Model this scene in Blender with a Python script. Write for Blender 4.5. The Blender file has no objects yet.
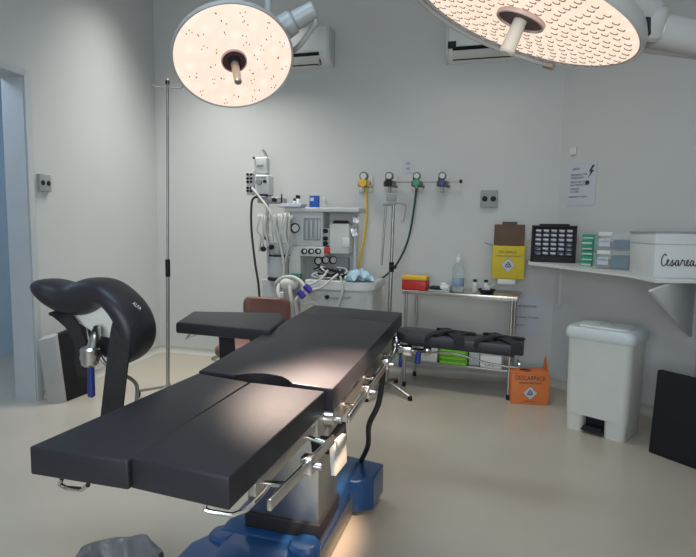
import bpy, bmesh, math, random
from mathutils import Vector, Matrix, Euler
random.seed(4)
PI = math.pi
col = bpy.context.scene.collection
# ------------------------------------------------------------------ camera
F = 520.0; H = 1.4; PIT = math.atan(50 / F); TH = .015
fw = Vector((0, math.cos(PIT), -math.sin(PIT)))
r0 = Vector((1, 0, 0)); u0 = Vector((0, math.sin(PIT), math.cos(PIT)))
RT = r0 * math.cos(TH) + u0 * math.sin(TH); UP = u0 * math.cos(TH) - r0 * math.sin(TH)
CAM = Vector((0, 0, H))
cam = bpy.data.objects.new('camera', bpy.data.cameras.new('camera')); col.objects.link(cam)
cam.data.sensor_width = 36; cam.data.sensor_fit = 'HORIZONTAL'; cam.data.lens = 36 * F / 696
cam.data.clip_start = .02
m = Matrix((RT, UP, -fw)).transposed().to_4x4(); m.translation = CAM
cam.matrix_world = m
bpy.context.scene.camera = cam

def ray(x, y):
    return fw + RT * ((x - 348) / F) - UP * ((y - 278.5) / F)

class Frame:
    """a local frame standing in the room: x along its width, y away from the viewer, z up"""
    def __init__(s, o, deg, tilt=0):
        s.M = Matrix.Translation(Vector(o)) @ Matrix.Rotation(math.radians(deg), 4, 'Z')
        s.I = s.M.inverted()
    def P(s, px, py, y=None, z=None, x=None):
        o = s.I @ CAM; d = s.I.to_3x3() @ ray(px, py)
        if y is not None: t = (y - o.y) / d.y
        elif z is not None: t = (z - o.z) / d.z
        else: t = (x - o.x) / d.x
        return o + d * t
    def W(s, *p): return s.M @ Vector(p)

def floor_pt(px, py, z=0.0):
    d = ray(px, py); t = (z - H) / d.z
    return CAM + d * t

# ------------------------------------------------------------------ materials
MATS = {}
def mat(name, c, rough=.5, metal=0, noise=0, nscale=8, bump=0, bscale=60, coat=0, trans=0, alpha=1, emit=None, estr=1, spec=.5, ior=1.45):
    if name in MATS: return MATS[name]
    m = bpy.data.materials.new(name); m.use_nodes = True
    nt = m.node_tree; b = nt.nodes['Principled BSDF']
    b.inputs['Base Color'].default_value = (*c, 1); b.inputs['Roughness'].default_value = rough
    b.inputs['Metallic'].default_value = metal; b.inputs['Coat Weight'].default_value = coat
    b.inputs['Transmission Weight'].default_value = trans; b.inputs['Alpha'].default_value = alpha
    b.inputs['Specular IOR Level'].default_value = spec; b.inputs['IOR'].default_value = ior
    tc = nt.nodes.new('ShaderNodeTexCoord')
    if emit:
        b.inputs['Emission Color'].default_value = (*emit, 1); b.inputs['Emission Strength'].default_value = estr
    if noise:
        n = nt.nodes.new('ShaderNodeTexNoise'); n.inputs['Scale'].default_value = nscale; n.inputs['Detail'].default_value = 5
        nt.links.new(tc.outputs['Object'], n.inputs['Vector'])
        r = nt.nodes.new('ShaderNodeValToRGB'); r.color_ramp.elements[0].position = .3; r.color_ramp.elements[1].position = .7
        r.color_ramp.elements[0].color = (*[v * (1 - noise) for v in c], 1)
        r.color_ramp.elements[1].color = (*[min(1, v * (1 + noise)) for v in c], 1)
        nt.links.new(n.outputs['Fac'], r.inputs['Fac']); nt.links.new(r.outputs['Color'], b.inputs['Base Color'])
    if bump:
        n = nt.nodes.new('ShaderNodeTexNoise'); n.inputs['Scale'].default_value = bscale; n.inputs['Detail'].default_value = 3
        nt.links.new(tc.outputs['Object'], n.inputs['Vector'])
        k = nt.nodes.new('ShaderNodeBump'); k.inputs['Strength'].default_value = bump; k.inputs['Distance'].default_value = .01
        nt.links.new(n.outputs['Fac'], k.inputs['Height']); nt.links.new(k.outputs['Normal'], b.inputs['Normal'])
    MATS[name] = m
    return m
M_wall = mat('wall_paint', (.565, .57, .565), .55, noise=.02, nscale=1.2, bump=.05, bscale=25)
M_ceil = mat('ceiling_paint', (.56, .56, .54), .7, noise=.02)
M_floor = mat('floor_vinyl', (.45, .398, .33), .28, noise=.05, nscale=1.6, bump=.015, bscale=6, coat=.15)
M_base = mat('cove_skirting', (.47, .46, .42), .35, noise=.05)
M_frame = mat('door_frame_paint', (.50, .515, .53), .4, noise=.02)
M_pale = mat('pale_board', (.36, .36, .345), .6, noise=.04)
M_corr = mat('corridor_paint', (.50, .60, .68), .5, noise=.03)
M_black = mat('black_vinyl', (.017, .016, .021), .46, spec=.45, noise=.08, nscale=5, bump=.06, bscale=30)
M_blackside = mat('black_vinyl_soft', (.012, .012, .014), .6, spec=.3, noise=.1, nscale=9, bump=.05, bscale=40)
M_strap = mat('black_webbing', (.013, .013, .015), .8, noise=.2, nscale=60, bump=.3, bscale=200)
M_steel = mat('brushed_steel', (.52, .50, .47), .32, 1, noise=.06, nscale=14)
M_steel2 = mat('dull_steel', (.38, .37, .35), .42, 1, noise=.08, nscale=20)
M_chrome = mat('chrome', (.62, .61, .59), .2, 1)
M_blue = mat('blue_enamel', (.012, .055, .165), .28, noise=.05, nscale=6, coat=.3)
M_bluep = mat('blue_plastic', (.015, .025, .15), .35)
M_purple = mat('violet_blue_plastic', (.05, .03, .32), .4)
M_white = mat('white_plastic', (.66, .67, .66), .4, noise=.02)
M_cream = mat('cream_plastic', (.60, .60, .56), .45, noise=.03)
M_grey = mat('grey_plastic', (.30, .31, .32), .5, noise=.04)
M_lgrey = mat('light_grey_metal', (.55, .56, .56), .42, noise=.04)
M_gauge = mat('gauge_body', (.10, .10, .105), .4)
M_dark = mat('dark_plastic', (.014, .014, .017), .55, spec=.3, noise=.05)
M_glass = mat('clear_plastic', (.80, .86, .87), .08, trans=.85, ior=1.25)
M_thin = mat('thin_clear_plastic', (.66, .72, .74), .2, alpha=.16, spec=.3)
M_clear = mat('milky_clear_plastic', (.62, .66, .66), .25, trans=.35, ior=1.3)
M_red = mat('red_plastic', (.52, .03, .025), .4)
M_ymetal = mat('yellowed_metal', (.42, .34, .12), .45)
M_yel = mat('yellow_plastic', (.72, .42, .04), .4)
M_ybox = mat('yellow_card', (.62, .47, .03), .6, noise=.04)
M_brown = mat('brown_card', (.13, .082, .062), .8, noise=.08)
M_orange = mat('orange_card', (.72, .20, .06), .6, noise=.05)
M_paper = mat('paper', (.55, .56, .62), .7, noise=.02)
M_ink = mat('ink', (.05, .05, .06), .7)
M_green = mat('green_plastic', (.20, .52, .04), .4)
M_teal = mat('teal_green_plastic', (.03, .30, .16), .4)
M_yhose = mat('yellow_hose', (.60, .42, .02), .45)
M_ghose = mat('dark_green_hose', (.012, .06, .045), .4)
M_bhose = mat('black_hose', (.015, .015, .018), .45)
M_whose = mat('white_hose', (.55, .54, .50), .4)
M_chair = mat('brown_leatherette', (.20, .085, .065), .5, noise=.08, bump=.06)
M_bin = mat('white_bin_plastic', (.60, .60, .56), .38, noise=.02)
M_lid = mat('bin_lid_plastic', (.60, .65, .66), .38, noise=.02)
M_bag = mat('grey_bin_bag', (.11, .11, .115), .38, noise=.2, nscale=12, bump=.8, bscale=14)
M_drape = mat('light_blue_drape', (.42, .58, .68), .7, noise=.08)
M_foil = mat('crinkled_foil', (.6, .6, .6), .3, .9, noise=.1, bump=.8, bscale=40)
M_lamph = mat('lamp_housing_paint', (.34, .34, .335), .35, noise=.02)
M_hring = mat('lamp_hub_ring', (.55, .40, .36), .4)
M_mark = mat('lens_mark', (.20, .13, .10), .5)
M_hub = mat('lamp_hub_dark', (.07, .03, .03), .4)
M_hcream = mat('lamp_handle_cream', (.62, .55, .47), .4)
M_handle = mat('lamp_handle_steel', (.55, .45, .38), .35, .8)
M_smoke = mat('smoked_plastic', (.05, .055, .075), .25, noise=.1)
M_blueliq = mat('blue_contents', (.015, .09, .16), .5, noise=.3, nscale=30)
M_bottle = mat('blue_white_label', (.24, .32, .44), .5)

def lens_mat(name, scale, cell):
    m = bpy.data.materials.new(name); m.use_nodes = True; nt = m.node_tree; b = nt.nodes['Principled BSDF']
    b.inputs['Base Color'].default_value = (.25, .2, .18, 1); b.inputs['Roughness'].default_value = .3
    tc = nt.nodes.new('ShaderNodeTexCoord'); v = nt.nodes.new('ShaderNodeTexVoronoi'); v.inputs['Scale'].default_value = scale
    v.inputs['Randomness'].default_value = .55
    nt.links.new(tc.outputs['Object'], v.inputs['Vector'])
    r = nt.nodes.new('ShaderNodeValToRGB'); e = r.color_ramp.elements
    e[0].position = 0; e[0].color = (1.0, .89, .74, 1); e[1].position = .55; e[1].color = cell
    nt.links.new(v.outputs['Distance'], r.inputs['Fac']); nt.links.new(r.outputs['Color'], b.inputs['Emission Color'])
    b.inputs['Emission Strength'].default_value = 1.0
    return m

# ------------------------------------------------------------------ mesh builder
class MB:
    def __init__(s): s.bm = bmesh.new(); s.mats = []; s.cur = 0
    def use(s, m):
        if m not in s.mats: s.mats.append(m)
        s.cur = s.mats.index(m); return s
    def _fin(s, faces):
        for f in faces: f.material_index = s.cur
    def hexa(s, lo, hi, bevel=0, seg=3):
        vs = [s.bm.verts.new(p) for p in list(lo) + list(hi)]
        fs = [s.bm.faces.new([vs[i] for i in q]) for q in ((3, 2, 1, 0), (4, 5, 6, 7), (0, 1, 5, 4), (1, 2, 6, 5), (2, 3, 7, 6), (3, 0, 4, 7))]
        s._fin(fs)
        if bevel:
            es = list({e for f in fs for e in f.edges})
            r = bmesh.ops.bevel(s.bm, geom=es, offset=bevel, segments=seg, profile=.5, affect='EDGES')
            s._fin(r['faces'])
        return s
    def box(s, x0, x1, y0, y1, z0, z1, bevel=0, M=None, seg=3):
        lo = [Vector(p) for p in ((x0, y0, z0), (x1, y0, z0), (x1, y1, z0), (x0, y1, z0))]
        hi = [Vector(p) for p in ((x0, y0, z1), (x1, y0, z1), (x1, y1, z1), (x0, y1, z1))]
        if M: lo = [M @ p for p in lo]; hi = [M @ p for p in hi]
        return s.hexa(lo, hi, bevel, seg)
    def prism(s, pts, off, bevel=0, seg=2):
        """closed planar polygon pts pushed along vector off"""
        off = Vector(off); a = [s.bm.verts.new(p) for p in pts]; b = [s.bm.verts.new(Vector(p) + off) for p in pts]
        n = len(pts); fs = [s.bm.faces.new(a[::-1]), s.bm.faces.new(b)]
        caps = set(e for f in fs for e in f.edges)
        for i in range(n): fs.append(s.bm.faces.new((a[i], a[(i + 1) % n], b[(i + 1) % n], b[i])))
        s._fin(fs)
        if bevel:
            r = bmesh.ops.bevel(s.bm, geom=list(caps), offset=bevel, segments=seg, profile=.5, affect='EDGES'); s._fin(r['faces'])
        return s
    def rings(s, rings, closed=True, cap=True):
        R = [[s.bm.verts.new(p) for p in r] for r in rings]; fs = []
        n = len(R[0])
        for a, b in zip(R, R[1:]):
            for i in range(n if closed else n - 1):
                fs.append(s.bm.faces.new((a[i], a[(i + 1) % n], b[(i + 1) % n], b[i])))
        if cap and closed: fs += [s.bm.faces.new(R[0][::-1]), s.bm.faces.new(R[-1])]
        s._fin(fs); return s
    def tube(s, pts, r, seg=8, sub=6, flat=None):
        pts = [Vector(p) for p in pts]
        if sub > 1 and len(pts) > 2:
            q = [pts[0]] + pts + [pts[-1]]; out = []
            for i in range(1, len(q) - 2):
                for k in range(sub):
                    t = k / sub; a, b, c, d = q[i - 1:i + 3]
                    out.append(.5 * ((2 * b) + (c - a) * t + (2 * a - 5 * b + 4 * c - d) * t * t + (3 * b - a - 3 * c + d) * t ** 3))
            out.append(pts[-1]); pts = out
        rr = r if isinstance(r, (list, tuple)) else None
        ring = []; up = None
        for i, p in enumerate(pts):
            t = (pts[min(i + 1, len(pts) - 1)] - pts[max(i - 1, 0)]).normalized()
            if up is None:
                up = t.orthogonal().normalized()
                if flat: up = Vector(flat)
            up = (up - t * up.dot(t)).normalized(); sd = t.cross(up)
            rad = r if rr is None else rr[0] + (rr[1] - rr[0]) * i / (len(pts) - 1)
            ring.append([p + (up * math.cos(2 * PI * k / seg) + sd * math.sin(2 * PI * k / seg)) * rad for k in range(seg)])
        return s.rings(ring)
    def ribbon(s, pts, w, t, wdir, sub=6):
        """flat strap: width along wdir"""
        pts = [Vector(p) for p in pts]; wd = Vector(wdir).normalized()
        q = [pts[0]] + pts + [pts[-1]]; out = []
        for i in range(1, len(q) - 2):
            for k in range(sub):
                u = k / sub; a, b, c, d = q[i - 1:i + 3]
                out.append(.5 * ((2 * b) + (c - a) * u + (2 * a - 5 * b + 4 * c - d) * u * u + (3 * b - a - 3 * c + d) * u ** 3))
        out.append(pts[-1]); ring = []
        for i, p in enumerate(out):
            tg = (out[min(i + 1, len(out) - 1)] - out[max(i - 1, 0)]).normalized()
            w1 = (wd - tg * wd.dot(tg)).normalized(); n = tg.cross(w1)
            ring.append([p + w1 * w / 2 + n * t / 2, p - w1 * w / 2 + n * t / 2, p - w1 * w / 2 - n * t / 2, p + w1 * w / 2 - n * t / 2])
        return s.rings(ring)
    def cyl(s, p0, p1, r, r1=None, seg=20, bevel=0):
        p0 = Vector(p0); p1 = Vector(p1); r1 = r if r1 is None else r1
        t = (p1 - p0).normalized(); a = t.orthogonal().normalized(); b = t.cross(a)
        def ring(p, q): return [p + (a * math.cos(2 * PI * k / seg) + b * math.sin(2 * PI * k / seg)) * q for k in range(seg)]
        if bevel:
            return s.rings([ring(p0, r - bevel), ring(p0 + t * bevel, r), ring(p1 - t * bevel, r1), ring(p1, r1 - bevel)])
        return s.rings([ring(p0, r), ring(p1, r1)])
    def lathe(s, prof, M=None, seg=32):
        M = M or Matrix.Identity(4)
        return s.rings([[M @ Vector((max(r, 1e-4) * math.cos(2 * PI * k / seg), max(r, 1e-4) * math.sin(2 * PI * k / seg), z)) for k in range(seg)] for r, z in prof])
    def ball(s, c, r, seg=14):
        r = Vector(r) if not isinstance(r, (int, float)) else Vector((r, r, r))
        c = Vector(c)
        return s.rings([[c + Vector((r.x * math.sin(a) * math.cos(2 * PI * k / seg), r.y * math.sin(a) * math.sin(2 * PI * k / seg), r.z * math.cos(a))) for k in range(seg)]
                        for a in [PI * (.02 + .96 * j / 9) for j in range(10)]])
    def quad(s, *p):
        s._fin([s.bm.faces.new([s.bm.verts.new(q) for q in p])]); return s
    def build(s, name, mt=None, parent=None, label=None, ang=35):
        bmesh.ops.recalc_face_normals(s.bm, faces=s.bm.faces)
        me = bpy.data.meshes.new(name); s.bm.to_mesh(me); s.bm.free()
        ms = s.mats if s.mats else [mt]
        if s.mats and mt: pass
        for k in ms: me.materials.append(k)
        for p in me.polygons: p.use_smooth = True
        me.set_sharp_from_angle(angle=math.radians(ang))
        o = bpy.data.objects.new(name, me); col.objects.link(o)
        if parent: o.parent = parent
        if label: o['label'] = label
        return o

def thing(name, label, cat, fr, group=None):
    o = bpy.data.objects.new(name, None); col.objects.link(o); o.empty_display_size = .1
    o.matrix_world = fr.M if isinstance(fr, Frame) else fr
    o['label'] = label; o['category'] = cat
    if group: o['group'] = group
    return o
def tag(o, label, cat, group=None, fr=None):
    o['label'] = label; o['category'] = cat
    if group: o['group'] = group
    if fr is not None: o.matrix_world = fr.M if isinstance(fr, Frame) else fr
    return o
def struct(o): o['kind'] = 'structure'; return o
def lettering(name, s, size, mt, parent, M, w=None):
    c = bpy.data.curves.new(name, 'FONT'); c.body = s; c.size = size; c.extrude = .0004; c.align_x = 'CENTER'; c.align_y = 'CENTER'
    t = bpy.data.objects.new('tmp', c); col.objects.link(t)
    bpy.context.view_layer.update()
    me = bpy.data.meshes.new_from_object(t.evaluated_get(bpy.context.evaluated_depsgraph_get()))
    bpy.data.objects.remove(t); bpy.data.curves.remove(c)
    if w:
        xs = [v.co.x for v in me.vertices]; k = w / (max(xs) - min(xs)); me.transform(Matrix.Diagonal((k, 1, 1, 1)))
    me.transform(M)
    me.materials.clear(); me.materials.append(mt); me.name = name
    o = bpy.data.objects.new(name, me); col.objects.link(o)
    if parent: o.parent = parent
    return o
def stand(x, y, z): return Matrix.Translation((x, y, z)) @ Matrix.Rotation(PI / 2, 4, 'X')   # text upright, facing local -y

# ------------------------------------------------------------------ the room
A = Vector((-2.445, 4.037)); B = Vector((-2.098, 5.729)); D = Vector((1.868, 4.684)); E2 = Vector((2.504, 3.665))
dl = (B - A).normalized()
LW0 = B - dl * 7.6; RW0 = E2 - dl * 5.6
CH = 3.78
def wall(name, p, q, z0=0, z1=CH, th=.14, side=1, mt=M_wall):
    d = (q - p).normalized(); n = Vector((-d.y, d.x)) * th * side
    lo = [(p.x, p.y, z0), (q.x, q.y, z0), (q.x + n.x, q.y + n.y, z0), (p.x + n.x, p.y + n.y, z0)]
    hi = [(a, b, z1) for a, b, c in lo]
    return MB().hexa([Vector(v) for v in lo], [Vector(v) for v in hi])
struct(wall('', B, D).build('wall_back', M_wall))
struct(wall('', D, E2).build('wall_corner', M_wall))
struct(wall('', E2, RW0).build('wall_right', M_wall))
struct(wall('', RW0, LW0).build('wall_front', M_wall))
# left wall with the doorway
TW = .19
FL = Frame((A.x, A.y, 0), math.degrees(math.atan2(dl.y, dl.x)))        # x along the wall towards the far corner, y outwards (left)
jx = FL.P(25.5, 110, y=0).x; ztop = FL.P(24, 75, y=0).z
ox0 = jx - 1.15
L1 = (B - A).length
w = MB()
w.box(jx, L1 + .1, 0, TW, 0, CH)
w.box(ox0, jx, 0, TW, ztop, CH)
w.box(-(A - LW0).length - .1, ox0, 0, TW, 0, CH)
o = w.build('wall_left', M_wall); o.matrix_world = FL.M; struct(o)
cs = FL.P(33, 150, y=-.012).x - jx
t = MB()
for a, b in ((jx - .012, jx + cs), (ox0 - cs, ox0 + .012)):
    t.box(a, b, -.014, 0, 0, ztop + cs, .003)
t.box(ox0, jx, -.014, 0, ztop - .012, ztop + cs, .003)
t.box(jx - .018, jx, 0, TW, 0, ztop); t.box(ox0, ox0 + .018, 0, TW, 0, ztop); t.box(ox0, jx, 0, TW, ztop - .018, ztop)
o = t.build('door_1', M_frame); o.matrix_world = FL.M; struct(o)
# floor, ceiling
o = MB().box(-6, 5, -3.5, 7.2, -.1, 0).build('floor', M_floor); struct(o)
o = MB().box(-6, 5, -3.5, 7.2, CH, CH + .1).build('ceiling', M_ceil); struct(o)
# corridor beyond the doorway
o = MB().box(ox0 - 1.2, L1 + .1, 1.5, 1.6, 0, CH).build('wall_corridor', M_corr); o.matrix_world = FL.M; struct(o)
o = MB().box(L1, L1 + .1, TW, 1.6, 0, CH).build('wall_corridor_end', M_corr); o.matrix_world = FL.M; struct(o)
o = MB().box(ox0 - 1.3, ox0 - 1.2, TW, 1.6, 0, CH).build('wall_corridor_near', M_corr); o.matrix_world = FL.M; struct(o)
def cove(name, p, q):
    d = (q - p); L = d.length; fr = Frame((p.x, p.y, 0), math.degrees(math.atan2(d.y, d.x)))
    r = .05; pr = [(0, 0.075), (-.008, .075)] + [(-.008 - r + r * math.cos(a), r + .004 - r * math.sin(a)) for a in [k * PI / 2 / 6 for k in range(7)]] + [(-.008 - r, 0), (0, 0)]
    mb = MB().prism([(0, y, z) for y, z in pr], (L, 0, 0))
    o = mb.build(name, M_base); o.matrix_world = fr.M; struct(o)
cove('baseboard_back', B, D); cove('baseboard_corner', D, E2); cove('baseboard_right', E2, RW0)
cove('baseboard_left', A + dl * (cs + jx), B)

FB = Frame((B.x, B.y, 0), math.degrees(math.atan2((D - B).y, (D - B).x)))   # back wall
FC = Frame((D.x, D.y, 0), math.degrees(math.atan2((E2 - D).y, (E2 - D).x))) # chamfered corner wall

def sub(fr, px, py, y=0, deg=0):
    """frame on/near a wall, same heading, origin at the pixel's point on the plane y"""
    p = fr.P(px, py, y=y); a = math.degrees(math.atan2(fr.M[1][0], fr.M[0][0]))
    return Frame(fr.M @ p, a + deg)

# ------------------------------------------------------------------ operating table
a16 = math.radians(-16)
ew = Vector((math.cos(a16), math.sin(a16))); ed = Vector((-math.sin(a16), math.cos(a16)))
tb = ew * -.74 + ed * 1.95
FT = Frame((tb.x, tb.y, 0), -16)
tt = thing('operating_table', 'long black padded operating table on a blue wheeled base with steel column', 'operating table', FT)
def slab(c, z, th, bev):
    """cushion with top corners (near-left, near-right, far-right, far-left)"""
    hi = [Vector((x, y, zz)) for (x, y), zz in zip(c, z)]
    lo = [p - Vector((0, 0, th)) for p in hi]
    return MB().hexa(lo, hi, bev, 4)
def Tz(px, py, z): p = FT.P(px, py, z=z); return (p.x, p.y)
NL, NM, NM2, NR = Tz(29, 446.5, .9), Tz(127.5, 461, .9), Tz(129.5, 457.5, .9), Tz(229, 478, .9)
FLc, FM, FM2, FR = Tz(198, 373, .9), Tz(249, 382, .9), Tz(250.5, 382.2, .9), Tz(325, 391, .9)
slab([NL, NM, FM, FLc], [.9] * 4, .066, .005).build('leg_section_pad', M_black, tt)
slab([NM2, NR, FR, FM2], [.9] * 4, .07, .005).build('leg_section_pad', M_black, tt)
# torso section, rising towards the head, cut-out at the near edge
TL, TR = Tz(199, 371, .9), Tz(333, 389, .9); HL, HR = Tz(314, 305.5, .96), Tz(402, 312.5, .96)
def lerp(a, b, t): return (a[0] + (b[0] - a[0]) * t, a[1] + (b[1] - a[1]) * t)
hs = .80
mL, mR = lerp(TL, HL, hs), lerp(TR, HR, hs)
yn = lambda p: .9 + .06 * (p[1] - TR[1]) / (HR[1] - TR[1])
cut = []
for k in range(13):
    a = PI - PI * k / 12; base = lerp(TL, TR, .50 + .21 * math.cos(a))
    cut.append((base[0], base[1] + .055 * math.sin(a)))
poly = [TL] + cut + [TR, mR, mL]
MB().prism([(p[0], p[1], yn(p) - .078) for p in poly], (0, 0, .078), .005, 3).build('torso_section_pad', M_black, tt)
mL2, mR2 = lerp(TL, HL, hs + .006), lerp(TR, HR, hs + .006)
MB().prism([(p[0], p[1], yn(p) - .075) for p in (mL2, mR2, HR, HL)], (0, 0, .075), .005, 3).build('head_section_pad', M_black, tt)
# steel section frames
f = MB()
f.box(-.225, -.005, -.93, -.46, .808, .832, .004); f.box(.005, .225, -.93, -.46, .808, .83, .004)
f.box(.205, .225, -.90, -.44, .775, .808, .003); f.box(-.225, -.205, -.90, -.44, .775, .808, .003)
f.build('leg_section_frame', M_steel, tt)
f = MB()
tz = lambda y: .9 + .06 * (y - TR[1]) / (HR[1] - TR[1]) - .08
def tbox(mb, x0, x1, y0, y1, dz0, dz1, bev=.003):
    lo = [Vector((x, y, tz(y) + dz0)) for x, y in ((x0, y0), (x1, y0), (x1, y1), (x0, y1))]
    hi = [Vector((x, y, tz(y) + dz1)) for x, y in ((x0, y0), (x1, y0), (x1, y1), (x0, y1))]
    mb.hexa(lo, hi, bev, 2)
tbox(f, -.22, .23, -.4, .74, -.022, .0)
tbox(f, .215, .245, -.42, .70, -.085, -.01); tbox(f, -.235, -.205, -.42, .70, -.085, -.01)
tbox(f, -.2, .2, -.2, .3, -.09, -.02)
f.build('torso_section_frame', M_steel2, tt)
for s in (1, -1):
    r = MB(); x = .285 * s
    r.hexa([Vector(p) for p in ((x - .005, -.96, .785), (x + .005, -.96, .785), (x + .005, -.5, .752), (x - .005, -.5, .752))], [Vector(p) for p in ((x - .005, -.96, .813), (x + .005, -.96, .813), (x + .005, -.5, .780), (x - .005, -.5, .780))], .002)
    for yy in (-.85, -.55): r.cyl((x, yy, .767 - (yy + .5) * .07), (.21 * s, yy, .785), .008)
    r.build('side_rail', M_chrome, tt)
    r = MB(); x = .292 * s
    lo = tz(-.36) - .052; hi = tz(.66) - .052
    tbox(r, x - .005, x + .005, -.36, .66, -.060, -.030, .002)
    for yy in (-.25, .05, .38, .6): r.cyl((x, yy, tz(yy) - .045), (.22 * s, yy, tz(yy) - .045), .008)
    r.build('side_rail', M_chrome, tt)
    j = MB()                                            # hinge between the sections
    j.cyl((.225 * s, -.43, .80), (.27 * s, -.43, .80), .026, seg=18, bevel=.004).box(.225 * s - .012, .225 * s + .012, -.50, -.38, .755, .83, .006)
    j.cyl((.27 * s, -.43, .80), (.29 * s, -.43, .80), .011, seg=12)
    j.build('hinge', M_steel, tt)
    for yy in ((-.72, -.1, .25, .52) if s > 0 else (.1,)):
        zz = .782 if yy < -.4 else tz(yy) - .045
        k = MB().box(.285 * s - .016, .285 * s + .018, yy - .018, yy + .018, zz - .022, zz + .026, .004)
        k.cyl((.285 * s + .018, yy, zz), (.285 * s + .04, yy, zz), .009, seg=12, bevel=.002)
        k.build('rail_clamp', M_chrome, tt)
def ubar(px):
    pts = [FT.P(x, y, z=z) for x, y, z in px]
    MB().tube(pts, .0055, sub=1, seg=8).build('handle_bar', M_chrome, tt)
ubar([(62, 478, .83), (60, 484, .805), (66, 488, .80), (82, 489.5, .80), (88, 485, .82)])
ubar([(206, 503, .82), (205, 509, .805), (211, 512, .80), (232, 515, .80), (246, 510, .80), (262, 494, .805), (268, 486, .81)])
# column
c = MB().box(-.18, .12, -.15, .09, .24, .70, .006)
c.build('column', M_steel, tt)
c = MB().box(-.19, .13, -.16, .10, .205, .268, .008); c.build('column_skirt', M_dark, tt)
c = MB()
for k in range(5): c.box(-.15, .10, -.12, .07, .69 + k * .018, .705 + k * .018, .005)
c.box(-.14, .09, -.11, .06, .69, .79); c.build('bellows', M_dark, tt)
# blue base
b = MB()
b.box(-.285, .10, -.21, .56, .06, .205, .02)
b.box(-.24, .06, -.42, -.1, .05, .20, .03)
b.prism([Vector((x, y, .05)) for x, y in ((-.36, -.52), (.06, -.56), (.10, -.22), (-.30, -.17), (-.36, -.28))], (0, 0, .135), .02, 3)
b.cyl((.085, -.205, .05), (.085, -.205, .222), .062, seg=28, bevel=.012)
b.cyl((-.26, -.205, .05), (-.26, -.205, .2), .055, seg=28, bevel=.012)
b.build('base_cover', M_blue, tt)
b = MB(); b.box(.10, .114, -.14, .41, .018, .10, .003).box(-.30, -.286, -.14, .41, .018, .10, .003); b.build('base_side_plate', M_steel2, tt)
for s in (1, -1):
    xo = -.02 - .0
    def X(v): return v if s > 0 else -.17 - v
    b = MB(); b.prism([Vector((X(x), y, .025)) for x, y in ((.0, .38), (.135, .375), (.205, .43), (.215, .60), (.0, .64))], (0, 0, .165), .014, 3)
    b.build('wheel_cover', M_blue, tt)
    for (x, y) in ((.12, .5), (.05, -.3)):
        MB().cyl((X(x) - .012, y, .03), (X(x) + .012, y, .03), .03, seg=20, bevel=.004).build('castor', M_dark, tt)
# rating plate on the side, foot cable
pl = MB(); q = [FT.P(x, y, x=.20) for x, y in ((334, 444), (346, 434), (347, 462), (336, 476))]
q = [Vector((.20 + .0 * i, v.y, v.z)) for i, v in enumerate(q)]
pl.prism(q, (-.02, 0, 0), .002); pl.build('rating_plate', M_cream, tt)
pk = MB(); 
q = [FT.P(x, y, x=.185) for x, y in ((330, 432), (346, 422), (347, 440), (332, 455))]
pk.prism(q, (-.08, 0, 0), .003); pk.build('switch_housing', M_dark, tt)
MB().tube([(.27, .30, tz(.3) - .05), (.25, .30, .62), FT.P(369, 425, x=.2), (.16, .48, .33), FT.P(361, 461, z=.19)], .013, seg=10).build('power_cable', M_bhose, tt)

# ------------------------------------------------------------------ arm boards
fr = Frame(FT.W(-.5, .35, .9), -16)
ab = thing('arm_board', 'black padded arm board reaching out from the far left side of the operating table', 'arm board', fr)
q = [fr.P(x, y, z=.05) for x, y in ((176, 322), (270, 330), (285, 318), (281, 312.5), (193, 311))]
MB().prism([p - Vector((0, 0, .055)) for p in q], (0, 0, .055), .012, 3).build('pad', M_black, ab)
MB().box(-.25, .28, -.06, .06, -.022, -.006, .004).build('support_plate', M_steel2, ab)
for x0, x1, y1 in ((219, 234, 366), (250, 262, 352)):
    s_ = MB(); a = fr.P((x0 + x1) / 2, 333, y=-.05); b = fr.P((x0 + x1) / 2, y1 + 20, y=-.05)
    w_ = abs(fr.P(x1, 340, y=-.05).x - fr.P(x0, 340, y=-.05).x)
    s_.ribbon([a, a.lerp(b, .5) + Vector((.003, .004, 0)), b], w_, .008, (1, 0, 0)); s_.build('strap', M_strap, ab)
MB().tube([fr.P(222, 332, y=.05), fr.P(205, 333, y=.05), fr.P(192, 336, y=.05), fr.P(186, 339, y=.05), fr.P(190, 334, y=.08), fr.P(196, 331, y=.1)], .005, sub=4).build('release_lever', M_chrome, ab)
MB().box(.2, .30, -.03, .03, -.075, -.02, .006).build('rail_clamp', M_steel, ab)

fr = Frame(FT.W(.34, .50, .82), -16)
ab = thing('arm_board', 'black padded arm board with loose black straps beside the steel side table', 'arm board', fr)
nt_ = [fr.P(x, y, y=0) for x, y in ((397, 337), (527, 347))]
def arm_top(px, py): return fr.P(px, py, y=-.07)
fl, fr_ = fr.P(403, 327.5, y=.09), fr.P(527, 340, y=.09)
nl, nr = fr.P(398, 332.5, y=-.08), fr.P(524, 346, y=-.08)
def ztop(x, y):
    t = (x - nl.x) / (nr.x - nl.x); s_ = (y + .08) / .17
    return (nl.z + (nr.z - nl.z) * t) * (1 - s_) + (fl.z + (fr_.z - fl.z) * t) * s_
zt = lambda t: .062 - .03 * t
out = []
x0, x1 = nl.x + .04, nr.x
N = 10
pts = [(x0 + (-.06) * math.sin(PI * k / N), .005 - .085 * math.cos(PI * k / N)) for k in range(N, -1, -1)]
pts += [(x1, -.08), (x1 + .01, .08)]
zz = lambda x: nl.z + (nr.z - nl.z) * (x - nl.x) / (nr.x - nl.x) + .002
MB().prism([Vector((x, y, zz(x) - .050)) for x, y in pts], (0, 0, .050), .010, 3).build('pad', M_black, ab)
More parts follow.
